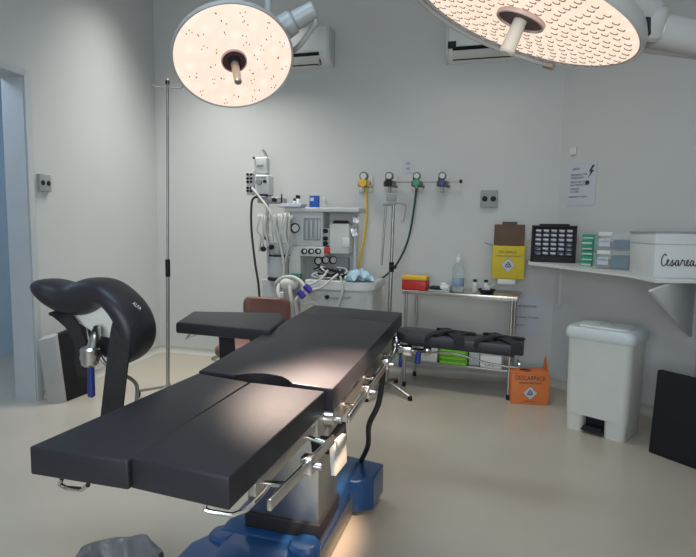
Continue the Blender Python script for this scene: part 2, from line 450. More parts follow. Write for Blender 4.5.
MB().hexa([Vector((x, y, zz(x) - .064)) for x, y in ((x0, -.05), (x1 - .04, -.05), (x1 - .04, .05), (x0, .05))],
          [Vector((x, y, zz(x) - .052)) for x, y in ((x0, -.05), (x1 - .04, -.05), (x1 - .04, .05), (x0, .05))], .003).build('support_plate', M_dark, ab)
for xs, dx in ((.14, .10), (.36, .13)):
    s_ = MB(); X0 = x0 + xs
    pp = [(X0, .095, -.05), (X0 + .005, .095, .004), (X0 + dx * .4, .03, .011), (X0 + dx * .8, -.05, .008), (X0 + dx, -.087, .0), (X0 + dx, -.09, -.045)]
    s_.ribbon([(x, y, zz(x) + z) for x, y, z in pp], .05, .005, (1, .4, 0)); s_.build('strap', M_strap, ab)
    s_ = MB(); pp = [(X0 - .05, -.09, -.03), (X0 - .03, -.088, .004), (X0 + .04, -.01, .017), (X0 + .12, .04, .008), (X0 + .17, .05, .005)]
    s_.ribbon([(x, y, zz(x) + z) for x, y, z in pp], .04, .005, (-.4, 1, 0)); s_.build('strap', M_strap, ab)
c = MB(); c.box(-.04, .03, -.05, .03, -.02, .03, .008); c.cyl((-.06, 0, .04), (-.06, 0, -.04), .016, bevel=.003)
c.cyl((.03, -.02, .005), (.10, -.03, .005), .014, bevel=.003); c.ball((.10, -.03, .012), (.022, .022, .028)); c.ball((-.05, -.01, .05), .022)
c.build('clamp', M_chrome, ab)
h1 = fr.P(419, 351, y=-.1); h2 = fr.P(417, 364, y=-.1)
MB().cyl(h1, h2, .011, .014, bevel=.004).build('clamp_handle', M_bluep, ab, 'blue clamp handle')
h1 = fr.P(400.5, 355, y=-.06); h2 = fr.P(400, 367, y=-.06)
MB().cyl(h1, h2, .006, .009, bevel=.002).build('clamp_handle', M_bluep, ab, 'blue clamp handle')
MB().tube([(.05, -.05, .0), fr.P(452, 353, y=-.07), fr.P(487, 363, y=-.07), fr.P(516, 367, y=-.07), fr.P(519, 363, y=-.07), fr.P(516, 359, y=0)], .005, sub=3).build('frame_bar', M_chrome, ab)

# ------------------------------------------------------------------ leg holder (left)
wc = CAM + ray(100, 330) * (1.9 / ray(100, 330).y)
fr = Frame((wc.x, wc.y, wc.z), -4)
lh = thing('leg_holder', 'black padded leg rest with white shell and blue clamp handle beside the left table edge', 'leg support', fr)
def Q(px, py, y=0): return fr.P(px, py, y=y)
ctr = [((35, 283), 2), ((38.5, 284), 6), ((48, 289), 11), ((60, 297), 14), ((73, 300), 17), ((86, 297), 18.5), ((98, 291.5), 15.5), ((110, 290), 12), ((122, 297), 11), ((134, 309), 12.5), ((142, 325), 13), ((141, 341), 13.5), ((132, 350), 13), ((121, 354), 9.5), ((114, 356), 2)]
rg = []
sc_ = 1.9 / F
for i, ((x, y), r) in enumerate(ctr):
    a = ctr[max(i - 1, 0)][0]; b = ctr[min(i + 1, len(ctr) - 1)][0]
    tx, ty = b[0] - a[0], b[1] - a[1]; l = math.hypot(tx, ty); nx, ny = -ty / l, tx / l
    yb = .03 * math.sin(i * .5) - .0
    ring = []
    for k in range(20):
        an = 2 * PI * k / 20
        u = r * math.copysign(abs(math.cos(an)) ** .8, math.cos(an)); v = min(.10, r * sc_ * 3.0) * math.copysign(abs(math.sin(an)) ** .8, math.sin(an))
        p = Q(x + nx * u, y + ny * u, 0); ring.append(Vector((p.x, yb + v, p.z)))
    rg.append(ring)
o = MB().rings(rg).build('pad', M_black, lh, ang=80)
md = o.modifiers.new('s', 'SUBSURF'); md.levels = 1; md.render_levels = 2
o = MB().prism([Q(x, y, .0) for x, y in ((70, 314), (76, 322), (98, 336), (112, 339), (126, 336), (136, 328), (132, 312), (113, 298), (95, 304))], (0, .07, 0), .008, 3).build('shell', M_cream, lh, 'off-white plastic shell')
MB().prism([Q(x, y, .09) for x, y in ((84, 322), (90, 348), (104, 358), (124, 360), (138, 350), (138, 326), (110, 330))], (0, .05, 0), .012, 3).build('far_wing_pad', M_black, lh)
MB().ribbon([Q(55, 312, .0), Q(64, 317, -.03), Q(74, 328, -.03), Q(81, 345, -.02), Q(82, 362, 0), Q(84, 376, .02)], .046, .01, (1, .1, 0)).build('strap', M_strap, lh)
MB().ribbon([Q(125, 318, -.09), Q(122, 330, -.115), Q(118, 360, -.115), Q(114, 395, -.11), Q(110, 430, -.08)], .075, .01, (1, 0, 0)).build('strap', M_strap, lh)
MB().tube([Q(97, 328, -.03), Q(95, 338, -.07), Q(92, 350, -.09)], [.014, .022], sub=4, seg=12).build('clamp_arm', M_steel, lh)
k = MB(); a, b = Q(90, 347, -.09), Q(90, 366, -.09); k.cyl(a, b, .033, .029, seg=24, bevel=.008); k.cyl(Q(82, 357, -.09), Q(98, 357, -.09), .02, seg=16, bevel=.004); k.build('clamp', M_steel, lh)
k = MB(); k.cyl(Q(91, 366, -.09), Q(91.5, 397, -.09), .011, .013, bevel=.005); k.cyl(Q(91, 366, -.09), Q(91, 372, -.09), .008); k.build('clamp_handle', M_bluep, lh, 'blue clamp handle')
MB().tube([Q(92, 340, .04), Q(104, 362, .04), Q(118, 372, .03), Q(131, 379, .02), Q(137, 387, .0), Q(136, 405, -.02), Q(134, 425, -.03)], .007, sub=5).build('support_rod', M_steel2, lh)
Mx = Matrix.Translation(Q(137, 306, -.088)) @ Matrix.Rotation(math.radians(38), 4, 'Y') @ Matrix.Rotation(PI / 2, 4, 'X')
lettering('maker_mark', 'ALFA', .016, M_lgrey, lh, Mx)

# ------------------------------------------------------------------ drip stand (left)
fp = floor_pt(168, 398)
fr = Frame((fp.x, fp.y, 0), 0)
st = thing('drip_stand', 'tall slim steel drip stand with hooks in front of the left back wall', 'drip stand', fr)
top = fr.P(167.5, 83, y=0).z; mid = fr.P(168, 268, y=0).z
tpx = fr.P(167.5, 83, y=0).x; mdx = tpx * mid / top
MB().cyl((0, 0, .06), (mdx, 0, mid), .014).build('lower_pole', M_steel2, st)
MB().cyl((mdx, 0, mid), (tpx, 0, top), .010).build('upper_pole', M_steel2, st)
MB().cyl((mdx, 0, mid - .07), (mdx, 0, mid + .07), .019, bevel=.004).build('height_collar', M_dark, st)
MB().cyl((tpx, 0, top - .01), (tpx, 0, top + .02), .016, bevel=.004).build('top_cap', M_dark, st)
for a in (20, 110, 200, 290):
    ca, sa = math.cos(math.radians(a)), math.sin(math.radians(a))
    MB().tube([(tpx, 0, top - .03), (tpx + ca * .05, sa * .05, top - .035), (tpx + ca * .10, sa * .10, top - .03), (tpx + ca * .12, sa * .12, top)], .0045).build('hook', M_steel2, st)
for k in range(5):
    a = 2 * PI * k / 5 + PI / 2 + .3
    l = MB().tube([(0, 0, .10), (math.cos(a) * .05, math.sin(a) * .05, .09), (math.cos(a) * .24, math.sin(a) * .24, .055)], .012).build('leg', M_steel2, st)
    w_ = MB().cyl((math.cos(a) * .24 - .008, math.sin(a) * .24, .026), (math.cos(a) * .24 + .008, math.sin(a) * .24, .026), .026, bevel=.003)
    w_.cyl((math.cos(a) * .24, math.sin(a) * .24, .026), (math.cos(a) * .24, math.sin(a) * .24, .06), .006); w_.build('castor', M_dark, l)

# ------------------------------------------------------------------ instrument stand in the middle
fp = floor_pt(386, 391)
fr = Frame((fp.x, fp.y, 0), 0)
st = thing('drip_stand', 'steel stand with bent hook and short crossbar in front of the green gas hose', 'drip stand', fr)
MB().cyl((0, 0, .05), fr.P(391.5, 262, y=0), .017).build('lower_pole', M_steel2, st)
MB().cyl(fr.P(391.5, 262, y=0), fr.P(393.5, 204, y=0), .013).build('upper_pole', M_steel2, st)
k = MB(); k.cyl(fr.P(391, 267, y=-.01), fr.P(396, 267, y=-.04), .016, bevel=.004); k.cyl(fr.P(391.5, 272, y=0), fr.P(391.5, 262, y=0), .021, bevel=.003); k.build('clamp_knob', M_dark, st)
k = MB(); a, b = fr.P(383, 204, y=0), fr.P(396, 203.5, y=0); k.cyl(a, b, .016, bevel=.003); k.box(*(lambda u, v: (u.x, v.x, -.015, .015, v.z, u.z))(fr.P(386.5, 193.5, y=0), fr.P(396.5, 201, y=0)), .006); k.build('crossbar', M_grey, st)
MB().cyl(fr.P(386, 205, y=0), fr.P(381.5, 265, y=0), .009).build('hanging_rod', M_steel2, st)
MB().tube([fr.P(395, 203, y=0), fr.P(402, 203.5, y=0), fr.P(405.5, 206, y=0), fr.P(405, 214, y=0), fr.P(403, 222, y=0), fr.P(401, 220, y=0)], .006).build('bent_hook', M_steel2, st)
MB().tube([fr.P(404, 352, y=-.02), fr.P(402.5, 372, y=-.06), fr.P(400, 391, y=-.10)], .010).build('side_tube', M_chrome, st)
for k, (x, y) in enumerate(((410, 399), (366, 400), (372, 383), (396, 381))):
    q = fr.P(x, y, z=.012); l = MB().tube([(0, 0, .075), (q.x * .3, q.y * .3, .075), (q.x * .9, q.y * .9, .035), (q.x, q.y, .03)], .014, seg=10).build('leg', M_steel2, st)
    MB().cyl((q.x, q.y, 0), (q.x, q.y, .035), .02, .017, bevel=.003).build('rubber_foot', M_dark, l)

# ------------------------------------------------------------------ padded boards leaning by the door
q0, q1, q2 = floor_pt(50, 403), floor_pt(64, 403), floor_pt(97, 390)
ang = math.degrees(math.atan2(q2.y - q1.y, q2.x - q1.x))
fr = Frame((q1.x, q1.y, 0), ang)
pb = thing('padded_board', 'black cushion on a pale board leaning on the wall beside the doorway', 'cushion', fr)
dx = .33
tl = Matrix.Rotation(math.radians(-7), 4, 'X')
MB().hexa([tl @ Vector(p) for p in ((.02, 0, 0), (dx, 0, 0), (dx, .05, 0), (.02, .05, 0))], [tl @ Vector(p) for p in ((.02, 0, .54), (dx, 0, .585), (dx, .05, .585), (.02, .05, .54))], .008).build('cushion', M_blackside, pb)
q = fr.I @ q0
lo = [Vector((0, 0, 0)), Vector((.04, 0, 0)), Vector((.04, .14, 0)), Vector((-.05, .13, 0))]
MB().hexa([tl @ Vector(p) for p in ((0, -.0, 0), (.035, 0, 0), (.035, .11, 0), (-.06, .10, 0))], [tl @ p for p in map(Vector, ((0, 0, .53), (.035, 0, .55), (.035, .11, .55), (-.07, .10, .52)))], .006).build('board', M_pale, pb, 'pale grey side board')
MB().box(.035, dx - .01, .052, .07, .0, .55, .004, tl).build('backing', M_grey, pb)

# ------------------------------------------------------------------ socket on the left wall
def socket_plate(fr, w, h, label, dark=M_grey, holes=2, name='wall_socket', group=None):
    t = thing(name, label, 'socket', fr, group)
    MB().box(-w / 2, w / 2, -.03, 0, -h / 2, h / 2, .004).build('plate', dark, t)
    for k in range(holes):
        x = (-.25 + .5 * k) * w if holes > 1 else 0
        MB().cyl((x, -.034, 0), (x, -.028, 0), w * .17, bevel=.002).build('outlet', M_dark, t)
    return t
s = sub(FL, 42.5, 183)
socket_plate(s, .115, .135, 'grey double wall socket on the left wall beside the doorway')
s = sub(FB, 489, 199)
socket_plate(s, .15, .155, 'grey double wall socket on the back wall right of the gas outlets')

# ------------------------------------------------------------------ gas outlets
rail_f = sub(FB, 390, 182)
rl = FB.P(384, 182, y=-.06); rr_ = FB.P(460, 181.5, y=-.06)
fr = Frame(FB.M @ Vector(((rl.x + rr_.x) / 2, 0, rl.z)), math.degrees(math.atan2(FB.M[1][0], FB.M[0][0])))
gr = thing('gas_rail', 'thin horizontal steel rail carrying the wall gas outlets', 'wall rail', fr)
hw = (rr_.x - rl.x) / 2
MB().cyl((-hw, -.06, 0), (hw, -.06, 0), .007).build('rail', M_steel2, gr)
MB().cyl((hw - .005, -.06, 0), (hw + .02, -.06, 0), .017, bevel=.004).build('end_knob', M_dark, gr)
for x in (-hw + .1, hw - .1): MB().cyl((x, -.06, 0), (x, 0, 0), .008).build('bracket', M_steel2, gr)
def gas(px, py, colr, label, sc=1):
    fr = sub(FB, px, py)
    g = thing('gas_outlet', label, 'gas outlet', fr, None)
    MB().box(-.05 * sc, .05 * sc, -.015, 0, -.06 * sc, .06 * sc, .005).build('wall_plate', M_cream, g)
    MB().cyl((0, -.015, 0), (0, -.05, 0), .03 * sc, seg=16, bevel=.004).cyl((0, -.05, .0), (0, -.12, 0), .022 * sc, bevel=.004).cyl((0, -.09, 0), (0, -.09, -.085), .014, .012, bevel=.003).build('valve_body', M_steel2, g)
    k = MB().cyl((0, -.12, .0), (0, -.15, 0), .030 * sc, seg=8, bevel=.005).build('valve_knob', colr, g)
    MB().box(-.045 * sc, .045 * sc, -.10, -.05, -.03, .02, .008).cyl((.02, -.08, -.02), (.06 * sc, -.09, -.035), .012).cyl((-.03, -.09, .0), (-.03, -.09, .06), .009).cyl((0, -.09, .0), (0, -.09, .05), .010).build('regulator', M_gauge if colr is not M_yel else M_ymetal, g)
    d = MB().cyl((0, -.075, .065), (0, -.115, .065), .031 * sc, seg=24, bevel=.005).build('pressure_gauge', M_gauge, g)
    MB().cyl((0, -.117, .065), (0, -.1155, .065), .022 * sc, seg=24).build('dial', M_cream, d)
    return g
gas(366, 184, M_yel, 'yellow knobbed gas outlet alone at the left of the gas row', 1.35)
gas(391, 184, M_dark, 'dark knobbed gas outlet above the steel stand', 1.25)
gas(418, 184, M_teal, 'green knobbed gas outlet with the dark green hose attached', 1.15)
gas(443, 184, M_bluep, 'blue knobbed gas outlet at the right end of the rail', 1.15)
def hose(name, pts, r, mt, label):
    c = Vector(pts[0]); o = MB().tube([Vector(p) - c for p in pts], r, seg=8).build(name, mt); o.location = c
    tag(o, label, 'hose'); return o
def WB(px, py, y): return FB.M @ FB.P(px, py, y=y)
hose('gas_hose', [WB(366, 188, -.10), WB(367, 215, -.12), WB(364.5, 235, -.16), WB(360.5, 256, -.24), WB(358.5, 272, -.30)], .011, M_yhose, 'yellow gas hose hanging from the yellow outlet down behind the machine')
hose('gas_hose', [WB(416.5, 188, -.10), WB(413, 215, -.09), WB(408, 240, -.09), WB(398, 262, -.10), WB(385, 276, -.14), WB(370, 284, -.25)], .010, M_ghose, 'dark green gas hose curving from the wall outlet to the machine')
# wall signs
def paper(fr, w, h, label, lines, cat='notice', name='paper_notice', bolt=False, mt=M_paper):
    t = thing(name, label, cat, fr)
    MB().box(-w / 2, w / 2, -.004, -.001, -h / 2, h / 2).build('sheet', mt, t)
    for (tx, x, z, sz, ww) in lines:
        lettering('printed_text', tx, sz, M_ink, t, stand(x * w, -.005, z * h), ww * w if ww else None)
    if bolt:
        MB().prism([Vector((x * w, -.005, z * h)) for x, z in ((.36, .42), (.25, .27), (.32, .27), (.22, .12), (.42, .30), (.34, .31), (.44, .42))], (0, -.0015, 0)).build('lightning_symbol', M_ink, t)
        MB().cyl((.22 * w, -.005, .02 * h), (.22 * w, -.006, .02 * h), .02).build('round_symbol', M_ink, t)
    return t
paper(sub(FB, 408, 166), .10, .13, 'small white and blue label high on the wall above the gas rail', [('O2', 0, .18, .03, None), ('AR', 0, -.2, .03, None)], 'label', 'wall_label')
paper(sub(FC, 581, 184), .28, .36, 'pale notice with lightning symbol taped on the corner wall above the shelf',
      [('ATENCAO', -.18, .36, .022, .25), ('DESLIGAR O AR', -.08, .22, .026, .55), ('CONDICIONADO', -.12, .15, .022, .45), ('APOS O USO DA', -.1, .05, .022, .5), ('SALA CIRURGICA', -.1, -.02, .022, .5), ('E APAGAR', -.2, -.11, .022, .3), ('AS LUZES', -.2, -.18, .022, .3), ('OBRIGADO A TODOS', -.08, -.30, .02, .6)], bolt=True)
paper(sub(FB, 526, 315), .25, .37, 'pale notice taped low on the back wall right of the steel table',
      [('NAO ENCOSTAR', 0, .22, .03, .7), ('MATERIAL ESTERIL', 0, -.06, .02, .85), ('OBRIGADO', -.22, -.26, .02, .35)], bolt=False)
s = sub(FC, 574, 151)
MB().box(-.03, .03, -.02, 0, -.035, .03, .006).build('wall_hook', M_white)
tag(bpy.data.objects['wall_hook'], 'tiny white adhesive hook above the taped notice', 'hook', fr=s)

# ------------------------------------------------------------------ air conditioners
def ac(px, py, xr, label, w=1.0, right=True):
    """px,py = bottom visible corner on the wall"""
    fr = sub(FB, px, py)
    t = thing('air_conditioner', label, 'air conditioner', fr)
    x0, x1 = (-w, 0) if right else (0, w)
    h = .325; d = .21
    prof = [(0, 0), (-.10, 0), (-.185, .055), (-d, .12), (-d, h - .05), (-d + .03, h), (0, h)]
    MB().prism([Vector((x0 + .02, y, z)) for y, z in prof], (w - .04, 0, 0), .008).build('casing', M_white, t)
    for xa in (x0, x1 - .028): MB().prism([Vector((xa, y * 1.02, z * 1.01 - .002)) for y, z in prof], (.028, 0, 0), .006).build('end_cap', M_lgrey, t)
    MB().hexa([Vector(p) for p in ((x0 + .06, -.12, .004), (x1 - .1, -.12, .004), (x1 - .1, -.09, .0), (x0 + .06, -.09, .0))],
              [Vector(p) for p in ((x0 + .06, -.215, .085), (x1 - .1, -.215, .085), (x1 - .1, -.17, .085), (x0 + .06, -.17, .085))]).build('air_outlet', M_dark, t)
    MB().hexa([Vector(p) for p in ((x0 + .06, -.15, .0), (x1 - .1, -.15, .0), (x1 - .1, -.146, .0), (x0 + .06, -.146, .0))],
              [Vector(p) for p in ((x0 + .06, -.222, .045), (x1 - .1, -.222, .045), (x1 - .1, -.218, .045), (x0 + .06, -.218, .045))]).build('louvre', M_cream, t)
    return t
s1 = ac(335, 67.5, 0, 'white split air conditioner behind the left surgical lamp')
s2 = ac(447, 65, 0, 'white split air conditioner half hidden behind the large right lamp', right=False)
MB().tube([(-.12, -.13, .02), (-.10, -.2, -.01), (-.09, -.2, -.045)], .008).build('drain_clip', M_grey, s1)
MB().box(.02, .09, -.226, -.22, .07, .13).build('rating_sticker', M_dark, s2)

# ------------------------------------------------------------------ steel side table and what stands on it
tz_ = .868
sa = floor_pt(402, 290, tz_); sb = floor_pt(518, 297, tz_)
ang = math.degrees(math.atan2(sb.y - sa.y, sb.x - sa.x)); WD = (sb - sa).length
ux = (sb - sa).normalized(); uy = Vector((-ux.y, ux.x, 0)); og = sb - ux * .045 + uy * .02
fr = Frame((og.x, og.y, 0), ang); FS = fr
stt = thing('side_table', 'two-tier stainless steel side table against the back wall', 'table', fr)
tx0 = .045 - WD; dp = .40
MB().box(tx0, .045, -.02, dp, tz_ - .03, tz_, .004).box(tx0 + .01, .035, -.01, dp - .01, tz_ - .036, tz_ - .028).build('table_top', M_steel, stt)
sz = fr.P(513, 371, y=0).z
MB().box(tx0 + .03, .01, 0, dp - .03, sz - .02, sz, .003).build('lower_shelf', M_steel2, stt)
for x in (tx0 + .035, 0):
    for y in (.0, dp - .04):
        l = MB().cyl((x, y, .03), (x, y, tz_ - .02), .0135).build('leg', M_steel, stt)
        MB().cyl((x, y, 0), (x, y, .045), .017, .016, bevel=.003).build('rubber_foot', M_dark, l)
def on_table(px, v, z=None): # frame standing on the table's top at pixel column px, depth v
    z = tz_ if z is None else z
    # find the pixel row
    lo, hi = 200, 420
    p = fr.P(px, 293, y=v); return Frame(FS.W(p.x, v, z), ang)
def wpx(f_, px0, px1, y=0): return abs(f_.P(px1, 290, y=y).x - f_.P(px0, 290, y=y).x)
# sharps container red/yellow
f1 = on_table(415.5, .10); w1 = wpx(f1, 403, 427)
t = thing('sharps_container', 'small red container with a yellow lid on the left end of the steel table', 'container', f1)
MB().box(-w1 / 2, w1 / 2, -.07, .07, 0, .085, .008).build('body', M_red, t); MB().box(-w1 / 2 - .003, w1 / 2 + .003, -.073, .073, .085, .125, .01).build('lid', M_yel, t)
# instrument tray with black and clear contents
f1 = on_table(440.5, .10); w1 = wpx(f1, 430, 451)
t = thing('instrument_tray', 'clear tray with dark contents between the red container and the bottle', 'tray', f1)
MB().box(-w1 / 2, w1 / 2, -.08, .08, 0, .012, .004).box(-w1 / 2, w1 / 2, .07, .08, 0, .05, .003).box(w1 / 2 - .01, w1 / 2, -.08, .08, 0, .045, .003).build('tray_body', M_clear, t)
MB().box(-.09, 0, -.06, .04, .012, .038, .01).box(-.03, .02, -.05, .05, .01, .026, .006).build('dark_case', M_dark, t)
MB().box(0, .08, -.05, .05, .012, .055, .014).ball((.03, 0, .06), (.03, .03, .015)).build('clear_packet', M_white, t)
# tall bottle
def bottle(f_, r, h, label, body=M_glass, cap=M_white, lab=M_bottle, name='spray_bottle', group=None, cat='bottle'):
    t = thing(name, label, cat, f_, group)
    MB().lathe([(0, 0), (r * .9, 0), (r, .008), (r, h * .52), (r * .92, h * .60), (r * .4, h * .76), (r * .32, h * .80), (0, h * .80)], seg=24).build('bottle_body', body, t)
    MB().lathe([(r * 1.01, h * .14), (r * 1.03, h * .145), (r * 1.03, h * .34), (r * 1.01, h * .345)], seg=24).build('paper_label', lab, t)
    MB().lathe([(0, h * .78), (r * .42, h * .78), (r * .42, h * .88), (r * .2, h * .90), (r * .14, h), (0, h)], seg=16).build('cap', cap, t)
    return t
f1 = on_table(457.5, .14); bottle(f1, .052, .325, 'tall clear plastic bottle with blue label on the steel table')
for px, lb in ((474.5, 'small white vial nearest the tall clear bottle on the steel table'), (485.5, 'small white vial beside the dark bowl on the steel table')):
    f1 = on_table(px, .2); t = thing('medicine_vial', lb, 'vial', f1, 'white vials on the steel table')
    MB().lathe([(0, 0), (.022, 0), (.024, .004), (.024, .065), (.013, .08), (.013, .088), (0, .088)], seg=20).build('glass', M_white, t)
    MB().lathe([(0, .086), (.017, .086), (.017, .105), (0, .106)], seg=20).build('cap', M_dark, t)
f1 = on_table(486.5, .06)
t = thing('instrument_bowl', 'low dark bowl holding small steel tools at the right of the steel table', 'bowl', f1)
MB().lathe([(0, 0), (.045, 0), (.05, .006), (.075, .04), (.072, .042), (.046, .012), (0, .012)], seg=24).build('bowl', M_dark, t)
MB().cyl((-.02, 0, .02), (-.06, -.01, .10), .008).cyl((0, .01, .02), (.06, 0, .09), .007).box(-.02, .03, -.02, .02, .02, .07, .006).build('tools', M_lgrey, t)
# lower shelf
def on_shelf(px, v): p = FS.P(px, 355, y=v); return Frame(FS.W(p.x, v, sz), ang)
f1 = on_shelf(430.5, .06); w1 = wpx(f1, 421, 439)
t = thing('storage_tub', 'white lidded tub on the lower shelf, left of the green basket', 'tub', f1)
MB().hexa([Vector(p) for p in ((-w1 * .44, -.06, 0), (w1 * .44, -.06, 0), (w1 * .44, .1, 0), (-w1 * .44, .1, 0))], [Vector(p) for p in ((-w1 / 2, -.07, .13), (w1 / 2, -.07, .13), (w1 / 2, .11, .13), (-w1 / 2, .11, .13))], .008).build('body', M_white, t)
MB().box(-w1 / 2 - .005, w1 / 2 + .005, -.075, .115, .13, .15, .006).build('lid', M_cream, t)
f1 = on_shelf(454.5, .05); w1 = wpx(f1, 441, 468)
t = thing('storage_basket', 'bright green perforated plastic basket on the lower shelf', 'basket', f1)
g = MB(); h_ = .14
g.box(-w1 / 2, w1 / 2, -.07, .12, 0, .008)
for (x0_, x1_, y0_, y1_) in ((-w1 / 2, w1 / 2, -.07, -.064), (-w1 / 2, w1 / 2, .114, .12), (-w1 / 2, -w1 / 2 + .006, -.07, .12), (w1 / 2 - .006, w1 / 2, -.07, .12)):
    for za, zb in ((0, .025), (.05, .062), (.085, .097), (.115, h_)): g.box(x0_, x1_, y0_, y1_, za, zb)
    n = 12
    for k in range(n + 1):
        if x1_ - x0_ > .02: xx = x0_ + (x1_ - x0_ - .006) * k / n; g.box(xx, xx + .006, y0_ + .0005, y1_ - .0005, 0, h_)
        else: yy = y0_ + (y1_ - y0_ - .006) * k / n; g.box(x0_ + .0005, x1_ - .0005, yy, yy + .006, 0, h_)
g.build('basket_body', M_green, t)
MB().box(-w1 / 2 + .01, w1 / 2 - .01, -.055, .105, .01, .11, .02).build('contents', M_green, t)
f1 = on_shelf(475, .08); w1 = wpx(f1, 469, 480)
t = thing('storage_jar', 'narrow clear jar on the lower shelf right of the green basket', 'jar', f1)
MB().box(-w1 / 2, w1 / 2, -.05, .05, 0, .12, .01).build('body', M_clear, t); MB().box(-w1 / 2, w1 / 2, -.05, .05, .12, .14, .006).build('lid', M_bottle, t)
f1 = on_shelf(492, .06); w1 = wpx(f1, 481, 503)
t = thing('storage_box', 'white box with a printed mark at the right end of the lower shelf', 'box', f1)
MB().box(-w1 / 2, w1 / 2, -.07, .11, 0, .115, .012).build('body', M_white, t); MB().box(-w1 / 2 - .003, w1 / 2 + .003, -.073, .113, .115, .13, .005).build('lid', M_cream, t)
lettering('printed_text', 'CX 2', .035, M_ink, t, stand(-.01, -.0715, .03))

# ------------------------------------------------------------------ sharps boxes (card)
def diamond(mb, x, y, z, s, th=.001):
    mb.prism([Vector((x - s, y, z)), Vector((x, y, z - s)), Vector((x + s, y, z)), Vector((x, y, z + s))], (0, -th, 0)); return mb
def biohazard(parent, x, y, z, s):
    diamond(MB(), x, y, z, s * 1.04).build('warning_border', M_ink, parent)
    o = diamond(MB(), x, y - .001, z, s).build('warning_diamond', M_paper, parent)
    k = MB()
    for i in range(3):
        a = PI / 2 + i * 2 * PI / 3; cx, cz = x + math.cos(a) * s * .22, z + math.sin(a) * s * .22
        k.tube([Vector((cx + math.cos(a + b) * s * .18, y - .003, cz + math.sin(a + b) * s * .18)) for b in [(-2.6 + 5.2 * j / 12) for j in range(13)]], s * .05, seg=6, sub=1)
    k.tube([Vector((x + math.cos(b) * s * .2, y - .003, z + math.sin(b) * s * .2)) for b in [2 * PI * j / 16 for j in range(17)]], s * .03, seg=6, sub=1)
    k.build('biohazard_symbol', M_ink, parent)
s = sub(FB, 507.5, 279, y=-.20)
yw = s.P(524, 262, y=0).x - s.P(491.5, 262, y=0).x; yh = s.P(508, 246, y=0).z
t = thing('sharps_box', 'open yellow cardboard sharps box with brown lid in a wall bracket', 'box', s)
MB().box(-yw / 2, yw / 2, 0, .15, 0, yh, .003).build('carton', M_ybox, t)
zt2 = s.P(508, 224.5, y=.15).z
MB().hexa([Vector(p) for p in ((-yw / 2 + .01, .145, yh), (yw / 2, .145, yh), (yw / 2, .15, yh), (-yw / 2 + .01, .15, yh))], [Vector(p) for p in ((-yw / 2 + .01, .155, zt2), (yw / 2, .155, zt2), (yw / 2, .16, zt2), (-yw / 2 + .01, .16, zt2))])\
    .box(-.06, .07, .155, .16, zt2, zt2 + .025).build('open_lid', M_brown, t, 'brown inside of the raised lid')
MB().hexa([Vector(p) for p in ((-yw / 2, .02, yh), (-yw / 2 - .075, .03, yh + .022), (-yw / 2 - .075, .12, yh + .022), (-yw / 2, .14, yh))], [Vector(p) for p in ((-yw / 2, .02, yh + .004), (-yw / 2 - .075, .03, yh + .026), (-yw / 2 - .075, .12, yh + .026), (-yw / 2, .14, yh + .004))]).build('side_flap', M_brown, t)
MB().hexa([Vector(p) for p in ((yw / 2, .02, yh), (yw / 2 + .04, .03, yh + .05), (yw / 2 + .04, .12, yh + .05), (yw / 2, .14, yh))], [Vector(p) for p in ((yw / 2 - .004, .02, yh), (yw / 2 + .036, .03, yh + .054), (yw / 2 + .036, .12, yh + .054), (yw / 2 - .004, .14, yh))]).build('side_flap', M_ybox, t)
lettering('printed_text', 'DESCARPACK', .035, M_ink, t, stand(-.01, -.0006, yh - .055), yw * .56)
lettering('printed_text', 'MATERIAL PERFUROCORTANTE', .02, M_ink, t, stand(0, -.0006, yh - .09), yw * .78)
biohazard(t, .0, -.0006, yh * .42, .062)
MB().box(-.1, .1, .03, .034, yh - .02, yh + .003).build('dark_slot', M_ink, t)
s = sub(FB, 506.5, 282, y=-.21)
hb = thing('box_bracket', 'white wire bracket holding the yellow sharps box on the wall', 'bracket', s)
ww_ = .15
MB().box(-ww_ / 2, ww_ / 2, -.004, 0, -.02, .024, .002).box(-ww_ / 2, ww_ / 2, 0, .20, .0, .005).build('tray', M_white, hb)
MB().box(-.02, .02, .195, .205, -.05, .2, .002).build('wall_plate', M_white, hb)

q0, q1 = floor_pt(511, 403.5), floor_pt(548, 405.5)
fr = Frame(((q0.x + q1.x) / 2, (q0.y + q1.y) / 2, 0), math.degrees(math.atan2(q1.y - q0.y, q1.x - q0.x)))
w1 = (q1 - q0).length; h1 = fr.P(528, 374, y=0).z
t = thing('sharps_box', 'orange cardboard waste box on the floor beside the steel table', 'box', fr)
o = MB(); wt = w1 / 2
o.hexa([Vector(p) for p in ((-wt, 0, 0), (wt, 0, 0), (wt, .22, 0), (-wt, .22, 0))], [Vector(p) for p in ((-wt - .003, 0, h1), (wt + .008, 0, h1), (wt + .01, .22, h1 + .0), (-wt - .003, .22, h1 + .0))], .003)
o.build('carton', M_orange, t)
MB().prism([Vector((wt + .004, .05, h1)), Vector((wt + .004, .22, h1)), Vector((wt + .010, .2, h1 + .10)), Vector((wt + .01, .17, h1 + .11))], (-.004, 0, 0)).build('side_flap', M_orange, t)
MB().cyl((-.02, .11, h1 + .001), (-.02, .11, h1 + .0025), .048, seg=24).build('drop_hole', M_dark, t)
MB().hexa([Vector(p) for p in ((-wt, 0, h1), (wt, 0, h1), (wt, .004, h1), (-wt, .004, h1))], [Vector(p) for p in ((-wt, .1, h1 + .0), (wt, .1, h1 + .0), (wt, .1, h1 + .003), (-wt, .1, h1 + .003))]).build('top_flap', M_orange, t)
lettering('printed_text', 'DESCARPACK', .05, M_ink, t, stand(0, -.0012, h1 - .035), w1 * .82)
lettering('printed_text', 'RESIDUO INFECTANTE', .022, M_ink, t, stand(0, -.0012, h1 - .075), w1 * .6)
biohazard(t, .0, -.0012, h1 * .38, .055)
lettering('printed_text', 'GRUPO E', .018, M_ink, t, stand(0, -.0012, .025), w1 * .3)

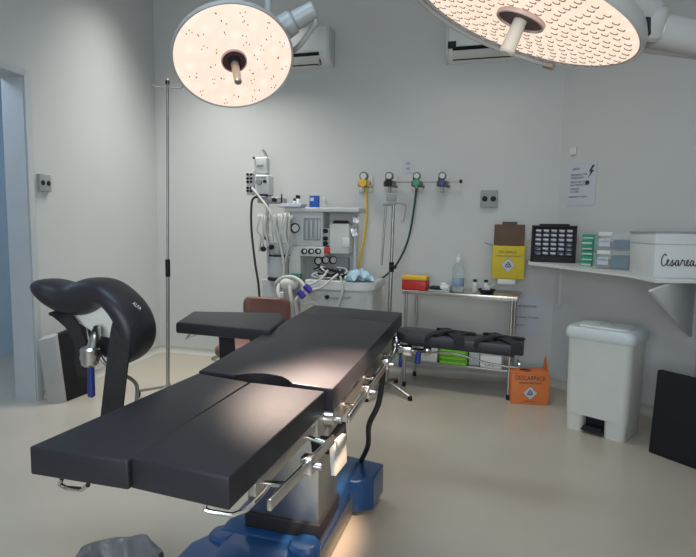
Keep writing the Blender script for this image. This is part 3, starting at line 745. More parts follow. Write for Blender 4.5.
# ------------------------------------------------------------------ pedal bin
q0, q1, q2 = floor_pt(566, 426), floor_pt(624, 444), floor_pt(645, 431)
ang = math.degrees(math.atan2(q1.y - q0.y, q1.x - q0.x)) + 5
fr = Frame((q1.x, q1.y, 0), ang)
bw = (q1 - q0).length; bd = .33
zl = fr.P(627, 346, y=0).z + .022
t = thing('pedal_bin', 'tall white plastic pedal bin against the corner wall', 'waste bin', fr)
def rrect(x0, x1, y0, y1, z, r, n=5):
    out = []
    for cx, cy, a0 in ((x1 - r, y0 + r, -PI / 2), (x1 - r, y1 - r, 0), (x0 + r, y1 - r, PI / 2), (x0 + r, y0 + r, PI)):
        for k in range(n + 1):
            a = a0 + PI / 2 * k / n; out.append(Vector((cx + r * math.cos(a), cy + r * math.sin(a), z)))
    return out
b = MB(); e = .02
b.rings([rrect(-bw + e, -e, e, bd - e, .12, .045), rrect(-bw - .004, .004, -.004, bd + .004, .125, .05), rrect(-bw - .012, .012, -.012, bd + .012, zl, .05)])
b.rings([rrect(-bw + .006, -.006, .08, bd - .006, 0, .04), rrect(-bw + .002, -.002, .08, bd - .002, .125, .04)])
b.rings([rrect(-bw + .006, -bw + .12, .006, .14, 0, .035), rrect(-bw + .002, -bw + .12, .002, .14, .125, .035)])
b.rings([rrect(-.14, -.006, .006, .14, 0, .035), rrect(-.14, -.002, .002, .14, .125, .035)])
b.build('body', M_bin, t, ang=50)
l = MB(); l.rings([rrect(-bw - .02, .02, -.02, bd + .02, zl - .018, .05), rrect(-bw - .03, .03, -.03, bd + .03, zl, .055), rrect(-bw - .024, .024, -.026, bd + .026, zl + .045, .055), rrect(-bw - .010, .010, -.014, bd + .014, zl + .062, .055)])
l.rings([rrect(-bw + .03, -.03, .04, bd - .03, zl + .055, .05), rrect(-bw + .04, -.04, .05, bd - .04, zl + .072, .05)])
l.build('lid', M_lid, t, ang=50)
MB().box(-bw + .12, -.14, -.01, .08, .02, .035, .004).box(-bw + .13, -.15, .0, .1, .03, .05, .005).build('pedal', M_dark, t)
MB().box(-bw + .12, -.14, .078, .082, .0, .12).build('recess', M_dark, t)
MB().tube([(-bw * .5 + .05 * math.cos(a) - .0, bd * .5 + .04 * math.sin(a), zl + .073) for a in [k * PI / 6 for k in range(13)]], .0025, sub=1).build('recycling_mark', M_grey, t)

# ------------------------------------------------------------------ black board leaning on the right wall
q0 = floor_pt(648, 452)
fr = Frame((q0.x, q0.y, 0), -59)
t = thing('padded_board', 'black upholstered board standing on edge by the right wall', 'cushion', fr)
tl = Matrix.Rotation(math.radians(-4), 4, 'X')
h_ = fr.P(660, 370, y=.04).z
MB().box(0, .55, 0, .05, 0, h_, .008, tl).build('cushion', M_blackside, t)
MB().box(.01, .54, .05, .065, .01, h_ - .01, .002, tl).build('backing', M_grey, t)

# ------------------------------------------------------------------ corner shelf with its contents
SZ = 1.14
sh = [floor_pt(528.5, 262.2, SZ), floor_pt(560, 265.4, SZ), floor_pt(629, 273.4, SZ), floor_pt(641, 276, SZ), floor_pt(655, 279, SZ)]
rwn = Vector((-dl.x, -dl.y))
k = 1.0
far = E2 - dl * .42
near_r = Vector((E2.x, E2.y)) - dl * .55
p5 = floor_pt(700, 279.3, SZ); 
# intersection of the front edge with right wall
def rw_at(y): tt_ = (E2.y - y) / dl.y; return E2 - dl * tt_
r5 = rw_at(p5.y + .03)
bw0 = FB.M @ Vector((FB.P(527, 262, y=0).x, 0, 0))
poly = [Vector((bw0.x, bw0.y)), Vector((sh[0].x, sh[0].y)), Vector((sh[1].x, sh[1].y)), Vector((sh[2].x, sh[2].y)), Vector((sh[3].x, sh[3].y)), Vector((sh[4].x, sh[4].y)), Vector((r5.x, r5.y)), E2.copy(), D.copy()]
poly[0] = poly[0] + (D - poly[0]) * .0
o0 = Vector((D.x, D.y, SZ))
fS = Frame(o0, 0)
t = thing('corner_shelf', 'white shelf across the corner carried by white wall brackets', 'shelf', fS)
MB().prism([Vector((p.x - D.x, p.y - D.y, -.024)) for p in poly], (0, 0, .024), .003).build('shelf_board', M_white, t)
nC = Vector((FC.M[0][1], FC.M[1][1]))            # local +y of the corner wall = out of the room
def cpt(px, py): v = FC.M @ FC.P(px, py, y=0); return Vector((v.x - D.x, v.y - D.y, v.z - SZ))
gb = cpt(689, 334); gt = Vector((gb.x, gb.y, -.03))
fg = Vector((gt.x - nC.x * .5, gt.y - nC.y * .5, -.03))
g = floor_pt(648, 290, SZ - .03); fg = Vector((g.x - D.x, g.y - D.y, -.03))
ddir = (fg - gt).normalized(); side = Vector((-ddir.y, ddir.x, 0))
MB().prism([gt, fg, fg - Vector((0, 0, .006)), gb - Vector((0, 0, .015)) + ddir * .03, gb - Vector((0, 0, .02))], side * .02, .002).build('bracket', M_white, t)
bb = cpt(560, 306); bt = Vector((bb.x, bb.y, -.03))
n3 = Vector((nC.x, nC.y, 0)); al = Vector((FC.M[0][0], FC.M[1][0], 0))
k = MB()
k.prism([bt - al * .012, bt + al * .012, Vector((bb.x, bb.y, bb.z)) + al * .012, Vector((bb.x, bb.y, bb.z)) - al * .012], -n3 * .012)
k.prism([bb - al * .03, bb + al * .03, bb + al * .03 + Vector((0, 0, .012)), bb - al * .03 + Vector((0, 0, .012))], -n3 * .03)
k.prism([bt - al * .012, bt + al * .012, bt + al * .012 - n3 * .16, bt - al * .012 - n3 * .16], Vector((0, 0, -.012)))
k.build('bracket', M_white, t)
# parts organiser
def shelf_frame(x0, x1, yb, deg):
    """frame on the shelf: origin at the near-left foot (pixel x0,yb), heading deg"""
    p = floor_pt(x0, yb, SZ); return Frame((p.x, p.y, SZ), deg)
def heading(a, b): return math.degrees(math.atan2(b.y - a.y, b.x - a.x))
pa, pb_ = floor_pt(530, 261.7, SZ), floor_pt(574, 263, SZ)
vx = (pb_ - pa); 
fr = Frame((pa.x - .02, pa.y, SZ), -40)
fr = Frame((pa.x, pa.y, SZ), -24)
wo = fr.P(575.5, 262, y=0).x; ho = fr.P(533, 225, y=.03).z
# back of the shelf is the wall: keep the organiser in front of it
t = thing('parts_organiser', 'black drawer organiser with rows of small clear drawers on the shelf', 'organiser', fr)
tl = Matrix.Rotation(math.radians(-6), 4, 'X')
o = MB(); dpt = .045
def OB(x0, x1, y0, y1, z0, z1, bev=0): o.box(x0, x1, y0, y1, z0, z1, bev, tl)
OB(0, .018, 0, dpt, 0, ho); OB(wo - .018, wo, 0, dpt, 0, ho); OB(0, wo, 0, dpt, 0, .055, .004); OB(0, wo, 0, dpt, ho - .018, ho, .006); OB(0, wo, dpt - .01, dpt, 0, ho)
OB(.06, wo - .06, .008, .03, ho, ho + .014, .004); 
o.build('case', M_dark, t)
rows = [5, 5, 5, 5, 5, 4]; 
fillp = [(1, 1, 1, 1, 1), (1, 1, 1, 1, 1), (1, 1, 1, 1, 1), (1, 1, 1, 1, 0), (0, 1, 1, 1, 0), (0, 1, 1, 0, 0)]
zt0 = ho - .03; rh = (ho - .055 - .03) / 6; cw = (wo - .05) / 5
for r in range(6):
    for c_ in range(5):
        xx = .025 + c_ * cw; z1 = zt0 - r * rh; z0 = z1 - rh + .006
        d = MB().box(xx + .003, xx + cw - .003, .004, dpt - .012, z0, z1, .003, tl).build('drawer', M_smoke, t)
        if fillp[r][c_]:
            MB().box(xx + .010, xx + cw - .010, -.001, .005, z0 + rh * .3, z1 - rh * .18, .002, tl).build('drawer_label', M_paper, d)
# stack of green-edged packs
fr = shelf_frame(579.5, 590, 265.8, -56)
p = fr.P(591, 266, y=0).x
for k in range(6):
    hk = .041; f2 = Frame(fr.W(.004 * (k % 2), .003 * (k % 3), k * hk), -56 + (k % 3) * 1.5)
    t = thing('supply_pack', ['green and white supply pack at the bottom of the pile', 'green and white supply pack second from the bottom of the pile', 'green and white supply pack third from the bottom of the pile',
        'green and white supply pack third from the top of the pile', 'green and white supply pack second from the top of the pile', 'green and white supply pack on top of the pile'][k], 'pack', f2, 'green packs piled on the shelf')
    MB().box(0, p, 0, .10, 0, hk - .003, .003).build('carton', M_teal if k % 2 == 0 or k == 5 else M_teal, t)
    MB().box(p * .1, p * .95, -.001, .0, .006, .016 if k % 2 else .02).build('white_panel', M_paper, t)
# clear boxes
pa = floor_pt(592, 268.2, SZ)
fr = Frame((pa.x, pa.y, SZ), -52)
cwid = fr.P(628, 274, y=0).x
for k, (lb, fc) in enumerate((('clear plastic box with blue contents, lower of the two on the shelf', M_blueliq), ('clear plastic box with grey lid, upper of the two on the shelf', M_blueliq))):
    hh = .116; f2 = Frame(fr.W(.004 * k, .004, k * (hh + .014)), -52)
    t = thing('storage_box', lb, 'box', f2, None)
    w_ = cwid
    b = MB(); b.box(0, w_, 0, .006, 0, hh).box(0, w_, .154, .16, 0, hh).box(0, .006, .006, .154, 0, hh).box(w_ - .006, w_, .006, .154, 0, hh).box(0, w_, 0, .16, 0, .004)
    b.build('body', M_thin, t)
    MB().box(-.004, w_ + .004, -.004, .164, hh, hh + .012, .004).build('lid', M_thin if k == 0 else M_thin, t)
    MB().box(.0 + w_ * (.48 if k == 0 else .5), w_ - .008, .008, .14, .006, hh * (.85 if k == 0 else .7), .01).build('contents', fc, t)
    MB().box(w_ * .04, w_ * .45, .01, .12, .006, hh * .55, .01).build('contents', M_grey, t)
    MB().box(w_ * .14, w_ * .44, -.003, -.001, .03, .085).build('paper_label', M_paper, t)
    lettering('printed_text', ['SONDAS', 'AGULHAS'][k], .016, M_ink, t, stand(w_ * .29, -.0034, .065), w_ * .24)
    MB().box(w_ * .12, w_ * .5, -.010, 0, hh - .012, hh + .016, .004).build('latch', M_white, t)
# large white box
pa = floor_pt(653.5, 277.8, SZ)
wd_dir = -3
fr = Frame((pa.x, pa.y, SZ), wd_dir)
bx = .44; hb_ = fr.P(655, 231, y=0).z
lft = fr.P(629, 272, z=0)
t = thing('storage_box', 'large white plastic box with handwritten word on the right end of the shelf', 'box', fr)
zr = hb_ * .72
dd = .26; lx = lft.x * dd / max(lft.y, .05) if lft.y > .05 else -.05
lx = lft.x; dd = lft.y
b = MB(); b.hexa([Vector(v) for v in ((0, 0, 0), (bx, 0, 0), (bx, dd, 0), (lx, dd, 0))], [Vector(v) for v in ((-.004, -.004, zr), (bx + .004, -.004, zr), (bx + .004, dd, zr), (lx - .004, dd, zr))], .004)
b.build('body', M_white, t)
b = MB(); b.hexa([Vector(v) for v in ((-.008, -.01, zr), (bx + .008, -.01, zr), (bx + .008, dd + .004, zr), (lx - .008, dd + .004, zr))], [Vector(v) for v in ((-.006, -.008, hb_ - .01), (bx + .006, -.008, hb_ - .01), (bx + .006, dd, hb_ - .01), (lx - .006, dd, hb_ - .01))], .004)
b.build('rim', M_white, t)
b = MB(); b.hexa([Vector(v) for v in ((-.014, -.016, hb_ - .012), (bx + .01, -.016, hb_ - .012), (bx + .01, dd + .006, hb_ - .012), (lx - .014, dd + .006, hb_ - .012))], [Vector(v) for v in ((-.012, -.014, hb_), (bx + .01, -.014, hb_), (bx + .01, dd, hb_), (lx - .012, dd, hb_))], .003)
b.build('lid', M_grey, t, 'dark grey lid edge')
# handwriting
SC = .035; pen = []
def stroke(pts): pen.append(pts)
stroke([(.75, 1.5), (.55, 1.75), (.25, 1.5), (.05, .9), (.1, .3), (.4, .02), (.8, .3)])                                 # C
stroke([(.8, .3), (1.05, .55), (1.2, .8), (1.05, .95), (.95, .6), (1.05, .12), (1.35, .1), (1.6, .45)])                 # e
stroke([(1.6, .45), (1.85, .95), (1.8, .65), (1.95, .3), (1.8, .02), (1.6, .12), (2.0, .2), (2.3, .5)])                 # s
stroke([(2.75, .8), (2.5, .85), (2.3, .5), (2.4, .1), (2.65, .2), (2.8, .85), (2.8, .3), (2.95, .08), (3.2, .4)])       # a
stroke([(3.2, .4), (3.35, .95), (3.45, .8), (3.7, .82), (3.7, .4), (3.85, .1), (4.1, .35)])                             # r
stroke([(4.1, .35), (4.35, .7), (4.3, .95), (4.1, .7), (4.15, .2), (4.4, .08), (4.7, .45)])                             # e
stroke([(5.15, .8), (4.9, .85), (4.7, .5), (4.8, .1), (5.05, .2), (5.2, .85), (5.2, .3), (5.4, .08), (5.6, .3)])        # a
o = MB(); ox_ = fr.P(661, 266, y=-.006)
for pts in pen: o.tube([Vector((ox_.x + x * SC, -.0055, ox_.z + z * SC * 1.15)) for x, z in pts], .0028, seg=6, sub=5)
o.build('handwriting', M_ink, t, 'handwritten black word')

# ------------------------------------------------------------------ brown chair behind the table
pc = FT.W(-.42, 1.25, 0)
cb = CAM + ray(263.5, 330) * (4.2 / ray(263.5, 330).y)
fr = Frame((cb.x, cb.y, 0), -10)
t = thing('office_chair', 'brown padded swivel chair behind the operating table', 'chair', fr)
zb = fr.P(266, 297.5, y=0).z; wb = fr.P(287.5, 310, y=0).x - fr.P(240, 310, y=0).x
o = MB(); o.rings([[Vector((v.x, v.y * 1.0, v.z)) for v in [Vector((p.x, yy + .06 * (p.x / .17) ** 2, p.y)) for p in [Vector((q.x, q.y)) for q in rrect(-wb / 2 + i_, wb / 2 - i_, zb - .36 + i_, zb - i_, 0, .07 - i_ * .5, 6)]]] for yy, i_ in ((-.03, .015), (-.02, .003), (.015, .003), (.03, .015))])
o.build('backrest', M_chair, t, ang=50)
o = MB(); o.rings([rrect(-.22, .22, -.48, -.06, .44, .08), rrect(-.23, .23, -.49, -.05, .46, .08), rrect(-.23, .23, -.49, -.05, .50, .08), rrect(-.21, .21, -.47, -.07, .52, .07)])
o.build('seat', M_chair, t, ang=50)
MB().tube([(0, .04, zb - .2), (0, .06, .55), (0, .0, .42), (0, -.25, .42)], .02).build('back_support', M_dark, t)
MB().cyl((0, -.27, .1), (0, -.27, .44), .025).build('gas_column', M_steel2, t)
for k in range(5):
    a = 2 * PI * k / 5 + 2.75; ex, ey = math.cos(a) * .27, math.sin(a) * .27 - .27
    l = MB().tube([(0, -.27, .12), (ex * .6, (ey + .27) * .6 - .27, .10), (ex, ey, .07)], .018).build('leg', M_dark, t)
    MB().cyl((ex, ey - .02, .03), (ex, ey + .02, .03), .03, bevel=.004).build('castor', M_dark, l)
# small round-footed stool/base seen below the arm board
q = floor_pt(216, 359)
fr = Frame((q.x, q.y, 0), 0)
t = thing('stool', 'low dark stool on a round steel foot, mostly hidden below the left arm board', 'stool', fr)
MB().lathe([(0, 0), (.075, 0), (.08, .006), (.07, .022), (.02, .035), (0, .035)], Matrix.Translation((.03, 0, 0))).build('round_foot', M_steel2, t)
MB().cyl((.08, 0, .03), (.08, 0, .30), .016).build('post', M_dark, t)
MB().lathe([(0, 0), (.085, 0), (.09, .01), (.09, .04), (.08, .05), (0, .05)], Matrix.Translation((.10, 0, .30))).build('seat', M_blackside, t)

# ------------------------------------------------------------------ anaesthesia machine
p = FB.P(325, 260, y=-.62)
fr = Frame(FB.M @ Vector((p.x, -.62, 0)), math.degrees(math.atan2(FB.M[1][0], FB.M[0][0])))
FMc = fr
am = thing('anaesthesia_machine', 'pale grey anaesthesia machine with gauges, hoses and drawers against the back wall', 'medical machine', fr)
def R(mb, x0, y0, x1, y1, v0, v1, bev=0):
    a = fr.P(x0, (y0 + y1) / 2, y=v0); b = fr.P(x1, (y0 + y1) / 2, y=v0)
    c = fr.P((x0 + x1) / 2, y0, y=v0); d = fr.P((x0 + x1) / 2, y1, y=v0)
    return mb.box(a.x, b.x, v0, v1, d.z, c.z, bev)
def knob(mb, px, py, v, rpx, dep=.025):
    a = fr.P(px, py, y=v); r = rpx * 4.65 / F; return mb.cyl(a, a + Vector((0, -dep, 0)), r, seg=20, bevel=min(.003, r * .3))
def tubepx(mb, pts, r, **k): return mb.tube([fr.P(x, y, y=v) for x, y, v in pts], r, **k)
R(MB(), 284, 207.5, 359, 212, .02, .30, .008).build('top_shelf', M_lgrey, am)
b = MB(); R(b, 289, 212, 323, 246, .06, .28, .006); R(b, 353.5, 212, 356, 285, .2, .28); R(b, 300, 212, 355, 285, .26, .29)
b.build('upper_cabinet', M_lgrey, am)
R(MB(), 301, 216, 322, 242.5, .05, .062, .003).build('panel_frame', M_cream, am); w_ = R(MB(), 303.5, 218, 320.5, 240.5, .044, .05, .001).build('flowmeter_panel', M_grey, am)
for x in (306.5, 311, 315.5, 319): R(MB(), x - 1.3, 220, x + 1.3, 239.5, .03, .046, .004).build('flowmeter_tube', M_clear, w_)
g = knob(MB(), 295.3, 228, .06, 5, .02).build('gauge', M_dark, am); knob(MB(), 295.3, 228, .038, 3.7, .003).build('dial', M_cream, g)
b = R(MB(), 299, 246.5, 324, 256.5, .02, .30, .006).build('control_panel', M_cream, am)
for x in (304.7, 311.6, 318.5):
    k = knob(MB(), x, 251.3, .02, 2.9, .03).build('control_knob', M_dark, am); knob(MB(), x, 251.3, -.01, 1.7, .004).build('knob_cap', M_lgrey, k)
R(MB(), 324, 247.5, 329, 253.5, .02, .06, .004).build('flush_button', M_red, am, 'red button')
v = R(MB(), 329, 223.5, 349, 254, .05, .22, .012).build('vaporiser', M_cream, am)
R(MB(), 333, 220.5, 346, 224, .07, .18, .01).build('vaporiser_dial', M_dark, v)
b = MB(); R(b, 342, 238, 349.5, 247, .03, .06, .006); b.build('latch', M_white, v)
k = MB(); 
for y in (231, 238.5, 243.5): knob(k, 326, y, .08, 2.3, .03)
k.build('side_knobs', M_dark, am)
R(MB(), 323.5, 228, 329, 246, .08, .2, .006).build('valve_block', M_lgrey, am)
b = MB(); R(b, 300.5, 257, 348, 284, .20, .27); b.build('back_panel', M_grey, am)
for x, y in ((318.5, 261), (326, 260), (333.5, 260)):
    g = knob(MB(), x, y, .21, 4.1, .03).build('gauge', M_dark, am); knob(MB(), x, y, .178, 3.1, .003).build('dial', M_cream, g)
R(MB(), 290, 246, 300.5, 284, .06, .3, .008).build('left_column', M_cream, am)
# foil strip on the right
MB().ribbon([fr.P(355, 213, y=.1), fr.P(356, 222, y=.08), fr.P(353.5, 229, y=.1), fr.P(355.5, 236, y=.09)], .05, .004, (1, .3, 0)).build('foil_strip', M_foil, am)
# curved worktop, drawers
a = fr.P(304, 284, y=-.05); b = fr.P(375, 284, y=-.05); zt_ = fr.P(340, 282, y=-.12).z; zb_ = fr.P(340, 290, y=-.12).z
cx = (a.x + b.x) / 2; hw_ = (b.x - a.x) / 2
arc = [Vector((cx + hw_ * math.cos(t_), -.02 - .10 * math.sin(t_), zb_)) for t_ in [PI * k / 16 for k in range(17)]]
arc += [Vector((cx - hw_, .4, zb_)), Vector((cx + hw_, .4, zb_))]
MB().prism(arc, (0, 0, zt_ - zb_), .008).build('worktop', M_white, am)
arc2 = [Vector((cx + hw_ * .92 * math.cos(t_), -.0 - .08 * math.sin(t_), .12)) for t_ in [PI * k / 16 for k in range(17)]] + [Vector((cx - hw_ * .92, .38, .12)), Vector((cx + hw_ * .92, .38, .12))]
MB().prism(arc2, (0, 0, zb_ - .12), .006).build('lower_cabinet', M_cream, am)
for k, (z0, z1) in enumerate(((zb_ - .17, zb_ - .02), (zb_ - .34, zb_ - .18))):
    d = MB().prism([Vector((cx + hw_ * .84 * math.cos(t_), -.012 - .085 * math.sin(t_), z0)) for t_ in [PI * (.12 + .76 * j / 12) for j in range(13)]], (0, 0, z1 - z0), .005).build('drawer', M_lgrey, am)
    MB().tube([(cx - .12, -.092, z1 - .04), (cx - .06, -.11, z1 - .052), (cx + .06, -.11, z1 - .052), (cx + .12, -.092, z1 - .04)], .006).build('handle', M_grey, d)
R(MB(), 262, 280, 290, 420, .10, .38, .01).build('left_base', M_lgrey, am)
for x in (-.42, .38):
    for y in (.02, .34): MB().cyl((x - .015, y, .05), (x + .015, y, .05), .05, bevel=.006).cyl((x, y, .05), (x, y, .13), .012).build('castor', M_dark, am)
MB().box(-.45, .41, 0, .38, .09, .13, .01).build('chassis', M_grey, am)
# breathing monitor arm at the left
MB().cyl(fr.P(268.5, 290, y=.16), fr.P(266.5, 156, y=.16), .014).build('monitor_pole', M_lgrey, am)
tubepx(MB(), [(263, 150, .16), (266.5, 157, .16), (268, 175, .16), (270.5, 200, .16)], .012).build('monitor_arm', M_steel2, am)
b = R(MB(), 255, 175, 268.5, 195, .02, .14, .01).build('monitor', M_white, am, 'small white monitor')
knob(MB(), 259.5, 182, .02, 3.2, .03).build('lens_knob', M_grey, b); knob(MB(), 265.2, 181.5, .02, 1.7, .02).build('dark_knob', M_dark, b)
R(MB(), 256, 176.5, 266, 178.5, .015, .02).build('screen_strip', M_grey, b)
R(MB(), 256, 194, 267, 196, .0, .03, .002).build('dark_bar', M_dark, b)
b = R(MB(), 254, 157, 267, 173, .06, .13, .012).build('sensor_box', M_white, am); knob(MB(), 254.3, 158, .06, 1.2, .02).build('sensor_tip', M_dark, b); R(MB(), 257, 164.5, 263, 167, .052, .06, .002).build('display', M_grey, b)
k = MB()
R(k, 246.5, 172, 253, 195, .07, .12, .004); k.build('connector_block', M_lgrey, am)
for i, y in enumerate((174.5, 178.5, 182, 188, 191)):
    for x in (248, 251.5): knob(MB(), x, y, .07, 1.3, .02).build('connector', M_dark, am)
b = MB(); R(b, 257, 197, 280, 203, .02, .2, .012); b.build('bracket_arm', M_grey, am)
knob(MB(), 275, 200, .02, 2.2, .03).build('clamp_knob', M_dark, am); tubepx(MB(), [(281.5, 203, .05), (281.8, 196, .05), (281.5, 194, .05)], .006).build('arm_tip', M_dark, am)
R(MB(), 257, 215.5, 292.5, 219, -.02, .02, .006).build('hose_rail', M_white, am)
for i in range(17):
    x = 259 + i * 1.95 + random.uniform(-.8, .8)
    tubepx(MB(), [(x, 214, -.02), (x + .5, 219, -.04), (x + random.uniform(-2, 3), 230, -.04), (x + random.uniform(0, 6), 240 + random.uniform(-4, 8), -.02), (x + random.uniform(0, 9), 249 + random.uniform(-6, 14), .02)], random.choice((.006, .008, .011))).build('breathing_hose', [M_whose, M_whose, M_lgrey, M_whose, M_grey][i % 5], am)
tubepx(MB(), [(252, 188, .03), (262, 200, -.02), (270, 212, -.05), (276, 228, -.05), (281, 248, -.04), (284, 268, -.04), (282, 285, -.02)], .011).build('breathing_hose', M_whose, am)
tubepx(MB(), [(259, 197, .05), (254, 198, .05), (251.5, 205, .05), (251.5, 230, .05), (255, 262, .05), (258.5, 285, .05), (260, 305, .05), (264, 330, .08)], .011).build('black_hose', M_bhose, am, 'black corrugated hose')
# absorber
c0 = fr.P(279, 278, y=.08)
zc0, zc1 = fr.P(279, 277, y=.08).z, fr.P(279, 256, y=.08).z
b = MB().cyl((c0.x, .08, zc0), (c0.x, .08, zc1), .095, seg=28, bevel=.005).build('absorber_canister', M_clear, am)
MB().cyl((c0.x, .08, zc1), (c0.x, .08, zc1 + .012), .105, seg=28, bevel=.004).cyl((c0.x, .08, zc0 - .03), (c0.x, .08, zc0), .105, seg=28, bevel=.006).build('canister_ring', M_dark, b)
MB().cyl((c0.x, .08, zc0 + .01), (c0.x, .08, zc1 - .01), .080, seg=24).build('lime_granules', M_white, b)
b = MB(); R(b, 268, 243, 289, 255, .02, .2, .015); b.build('valve_housing', M_lgrey, am)
for x, y in ((268, 238), (272, 247), (264, 249)): knob(MB(), x, y, .0, 2.6, .03).build('valve', M_dark, am)
R(MB(), 290, 274, 300, 279, .02, .08, .006).build('green_coupling', M_teal, am, 'green coupling')
# beige breathing hoses near the front
cr = [
    [(276, 283, -.05), (282, 278, -.08), (292, 277, -.1), (300, 281, -.12), (304, 287, -.14), (301, 294, -.15)],
    [(280, 282, -.05), (278, 292, -.12), (282, 303, -.14), (284, 316, -.14), (283, 330, -.12)],
    [(290, 278, -.08), (290, 290, -.13), (292, 303, -.15), (294, 318, -.14), (295, 330, -.12)],
    [(306, 286, -.14), (314, 283, -.15), (322, 278, -.15), (328, 270, -.12)],
    [(301, 294, -.15), (296, 301, -.15), (297, 312, -.15), (299, 326, -.14)],
    [(300, 300, -.15), (306, 304, -.16), (312, 302, -.16), (318, 306, -.15), (324, 312, -.12)],
    [(340, 276, -.15), (343, 288, -.16), (340, 300, -.16), (336, 312, -.15)],
    [(312, 290, -.16), (322, 287, -.17), (332, 279, -.16), (338, 274, -.12)]]
for i, c_ in enumerate(cr): tubepx(MB(), c_, .017 if i in (0, 1, 2, 4) else .010, seg=10).build('breathing_hose', M_whose, am)
MB().ball(fr.P(289, 284, y=-.08), (.09, .05, .06)).build('breathing_bag', M_cream, am)
for (x0, y0, x1, y1) in ((298.5, 291, 304, 297.5), (305, 285.5, 311, 292)):
    a, b = fr.P(x0, y0, y=-.16), fr.P(x1, y1, y=-.16); MB().cyl(a, b, .027, seg=18, bevel=.004).build('hose_connector', M_purple, am, 'violet blue hose connector')
MB().cyl(fr.P(282, 292, y=-.15), fr.P(281.5, 302, y=-.15), .017, seg=14, bevel=.003).build('filter', M_white, am)
tubepx(MB(), [(282, 302, -.15), (280, 312, -.15), (277, 322, -.15)], .006).build('sample_line', M_white, am)
knob(MB(), 327.5, 297, -.12, 2, .03).build('lock', M_dark, am)
# things lying on the machine
wz = zt_
p0 = fr.P(329, 277, y=0); f2 = Frame(fr.W(p0.x, .02, wz), 0)
o = MB(); o.use(M_bhose)
for i in range(9):
    ph = random.uniform(0, 6); rx, rz = random.uniform(.07, .16), random.uniform(.02, .06)
    o.use(M_bhose if i % 3 else M_lgrey)
    o.tube([Vector((random.uniform(-.015, .015) + rx * math.cos(a + ph), random.uniform(-.06, .06) + .03 * math.sin(2 * a), .065 + rz * math.sin(a + ph * .3))) for a in [2 * PI * k / 9 for k in range(8)]], .007, seg=6)
o = o.build('cable_bundle'); tag(o, 'tangle of black and grey cables lying on the machine worktop', 'cables', fr=f2)
p0 = fr.P(359, 280, y=0); f2 = Frame(fr.W(p0.x, .0, wz), 0)
o = MB(); R_ = []
nx, ny = 22, 12
V = [[Vector(((i / nx - .5) * .25, (j / ny - .5) * .24, .012 + max(0, .075 * (1 - (2 * i / nx - 1) ** 2) * (.5 + .5 * math.sin(i * .75 + j * .5)) + .03 * math.sin(j * 1.7 + i * .5)))) for i in range(nx + 1)] for j in range(ny + 1)]
vv = [[o.bm.verts.new(p) for p in r] for r in V]
for j in range(ny):
    for i in range(nx): o.bm.faces.new((vv[j][i], vv[j][i + 1], vv[j + 1][i + 1], vv[j + 1][i]))
o = o.build('surgical_drape', M_drape); md = o.modifiers.new('s', 'SOLIDIFY'); md.thickness = .004
tag(o, 'crumpled light blue cloth on the right of the machine worktop', 'cloth', fr=f2)
tz2 = fr.P(321.5, 207.5, y=.02).z + .001
def on_top(px, v): q = fr.P(px, 204, y=v); return Frame(fr.W(q.x, v, tz2), -15)
f2 = on_top(314.5, .12); t = thing('blue_carton', 'small bright blue carton standing on top of the machine', 'carton', f2)
MB().box(-.042, .042, -.02, .02, 0, .108, .002).build('carton', mat('bright_blue_card', (.02, .09, .42), .5, noise=.05), t); MB().box(-.035, .0, -.0215, -.02, .06, .09).build('white_print', M_paper, t)
for i, (px, v, lb, h_) in enumerate(((294.5, .14, 'dark-capped ampoule bottle at the left end of the machine top', .09), (298.8, .10, 'dark-capped bottle right beside the left end bottle on the machine top', .115), (297, .2, 'dark bottle behind the two front bottles on the machine top', .125))):
    f2 = on_top(px, v); t = thing('medicine_bottle', lb, 'bottle', f2, 'bottles on top of the machine')
    MB().lathe([(0, 0), (.017, 0), (.018, .003), (.018, h_ * .6), (.010, h_ * .72), (0, h_ * .72)], seg=18).build('body', M_white, t); MB().lathe([(0, h_ * .7), (.013, h_ * .7), (.013, h_ * .95), (0, h_ * .96)], seg=16).build('cap', M_dark, t)
f2 = on_top(324.5, .12); bottle(f2, .02, .10, 'small clear bottle right of the blue carton on the machine', M_clear, M_white, M_paper, 'medicine_bottle')
f2 = on_top(283, .06); o = MB().box(-.11, .11, -.07, .10, .0, .02, .003).box(-.08, .13, -.06, .08, .02, .035, .003).build('paper_stack', M_paper)
tag(o, 'pale papers lying on the left end of the machine top', 'papers', fr=Frame(f2.W(.08, 0, 0), -12))

# ------------------------------------------------------------------ waste basket (bottom edge)
p0 = floor_pt(113, 563, .33)
fr = Frame((p0.x, p0.y, 0), 0)
t = thing('waste_basket', 'small waste basket lined with a grey bag at the near edge', 'waste bin', fr)
MB().lathe([(0, 0), (.11, 0), (.115, .006), (.14, .31), (.134, .31), (.11, .012), (0, .012)]).build('bin_body', M_grey, t)
rg = []
for k, (r, z) in enumerate(((.142, .20), (.150, .27), (.152, .315), (.142, .336), (.128, .338), (.112, .325), (.09, .29), (.05, .25), (.005, .24))):
    rg.append([Vector(((r + .005 * math.sin(9 * a + k) + .003 * math.sin(17 * a)) * math.cos(a), (r + .005 * math.sin(9 * a + k)) * math.sin(a), z + .006 * math.sin(5 * a + k * .6))) for a in [2 * PI * j / 72 for j in range(72)]])
MB().rings(rg, cap=False).build('bag_liner', M_bag, t, 'grey plastic bag folded over the rim')

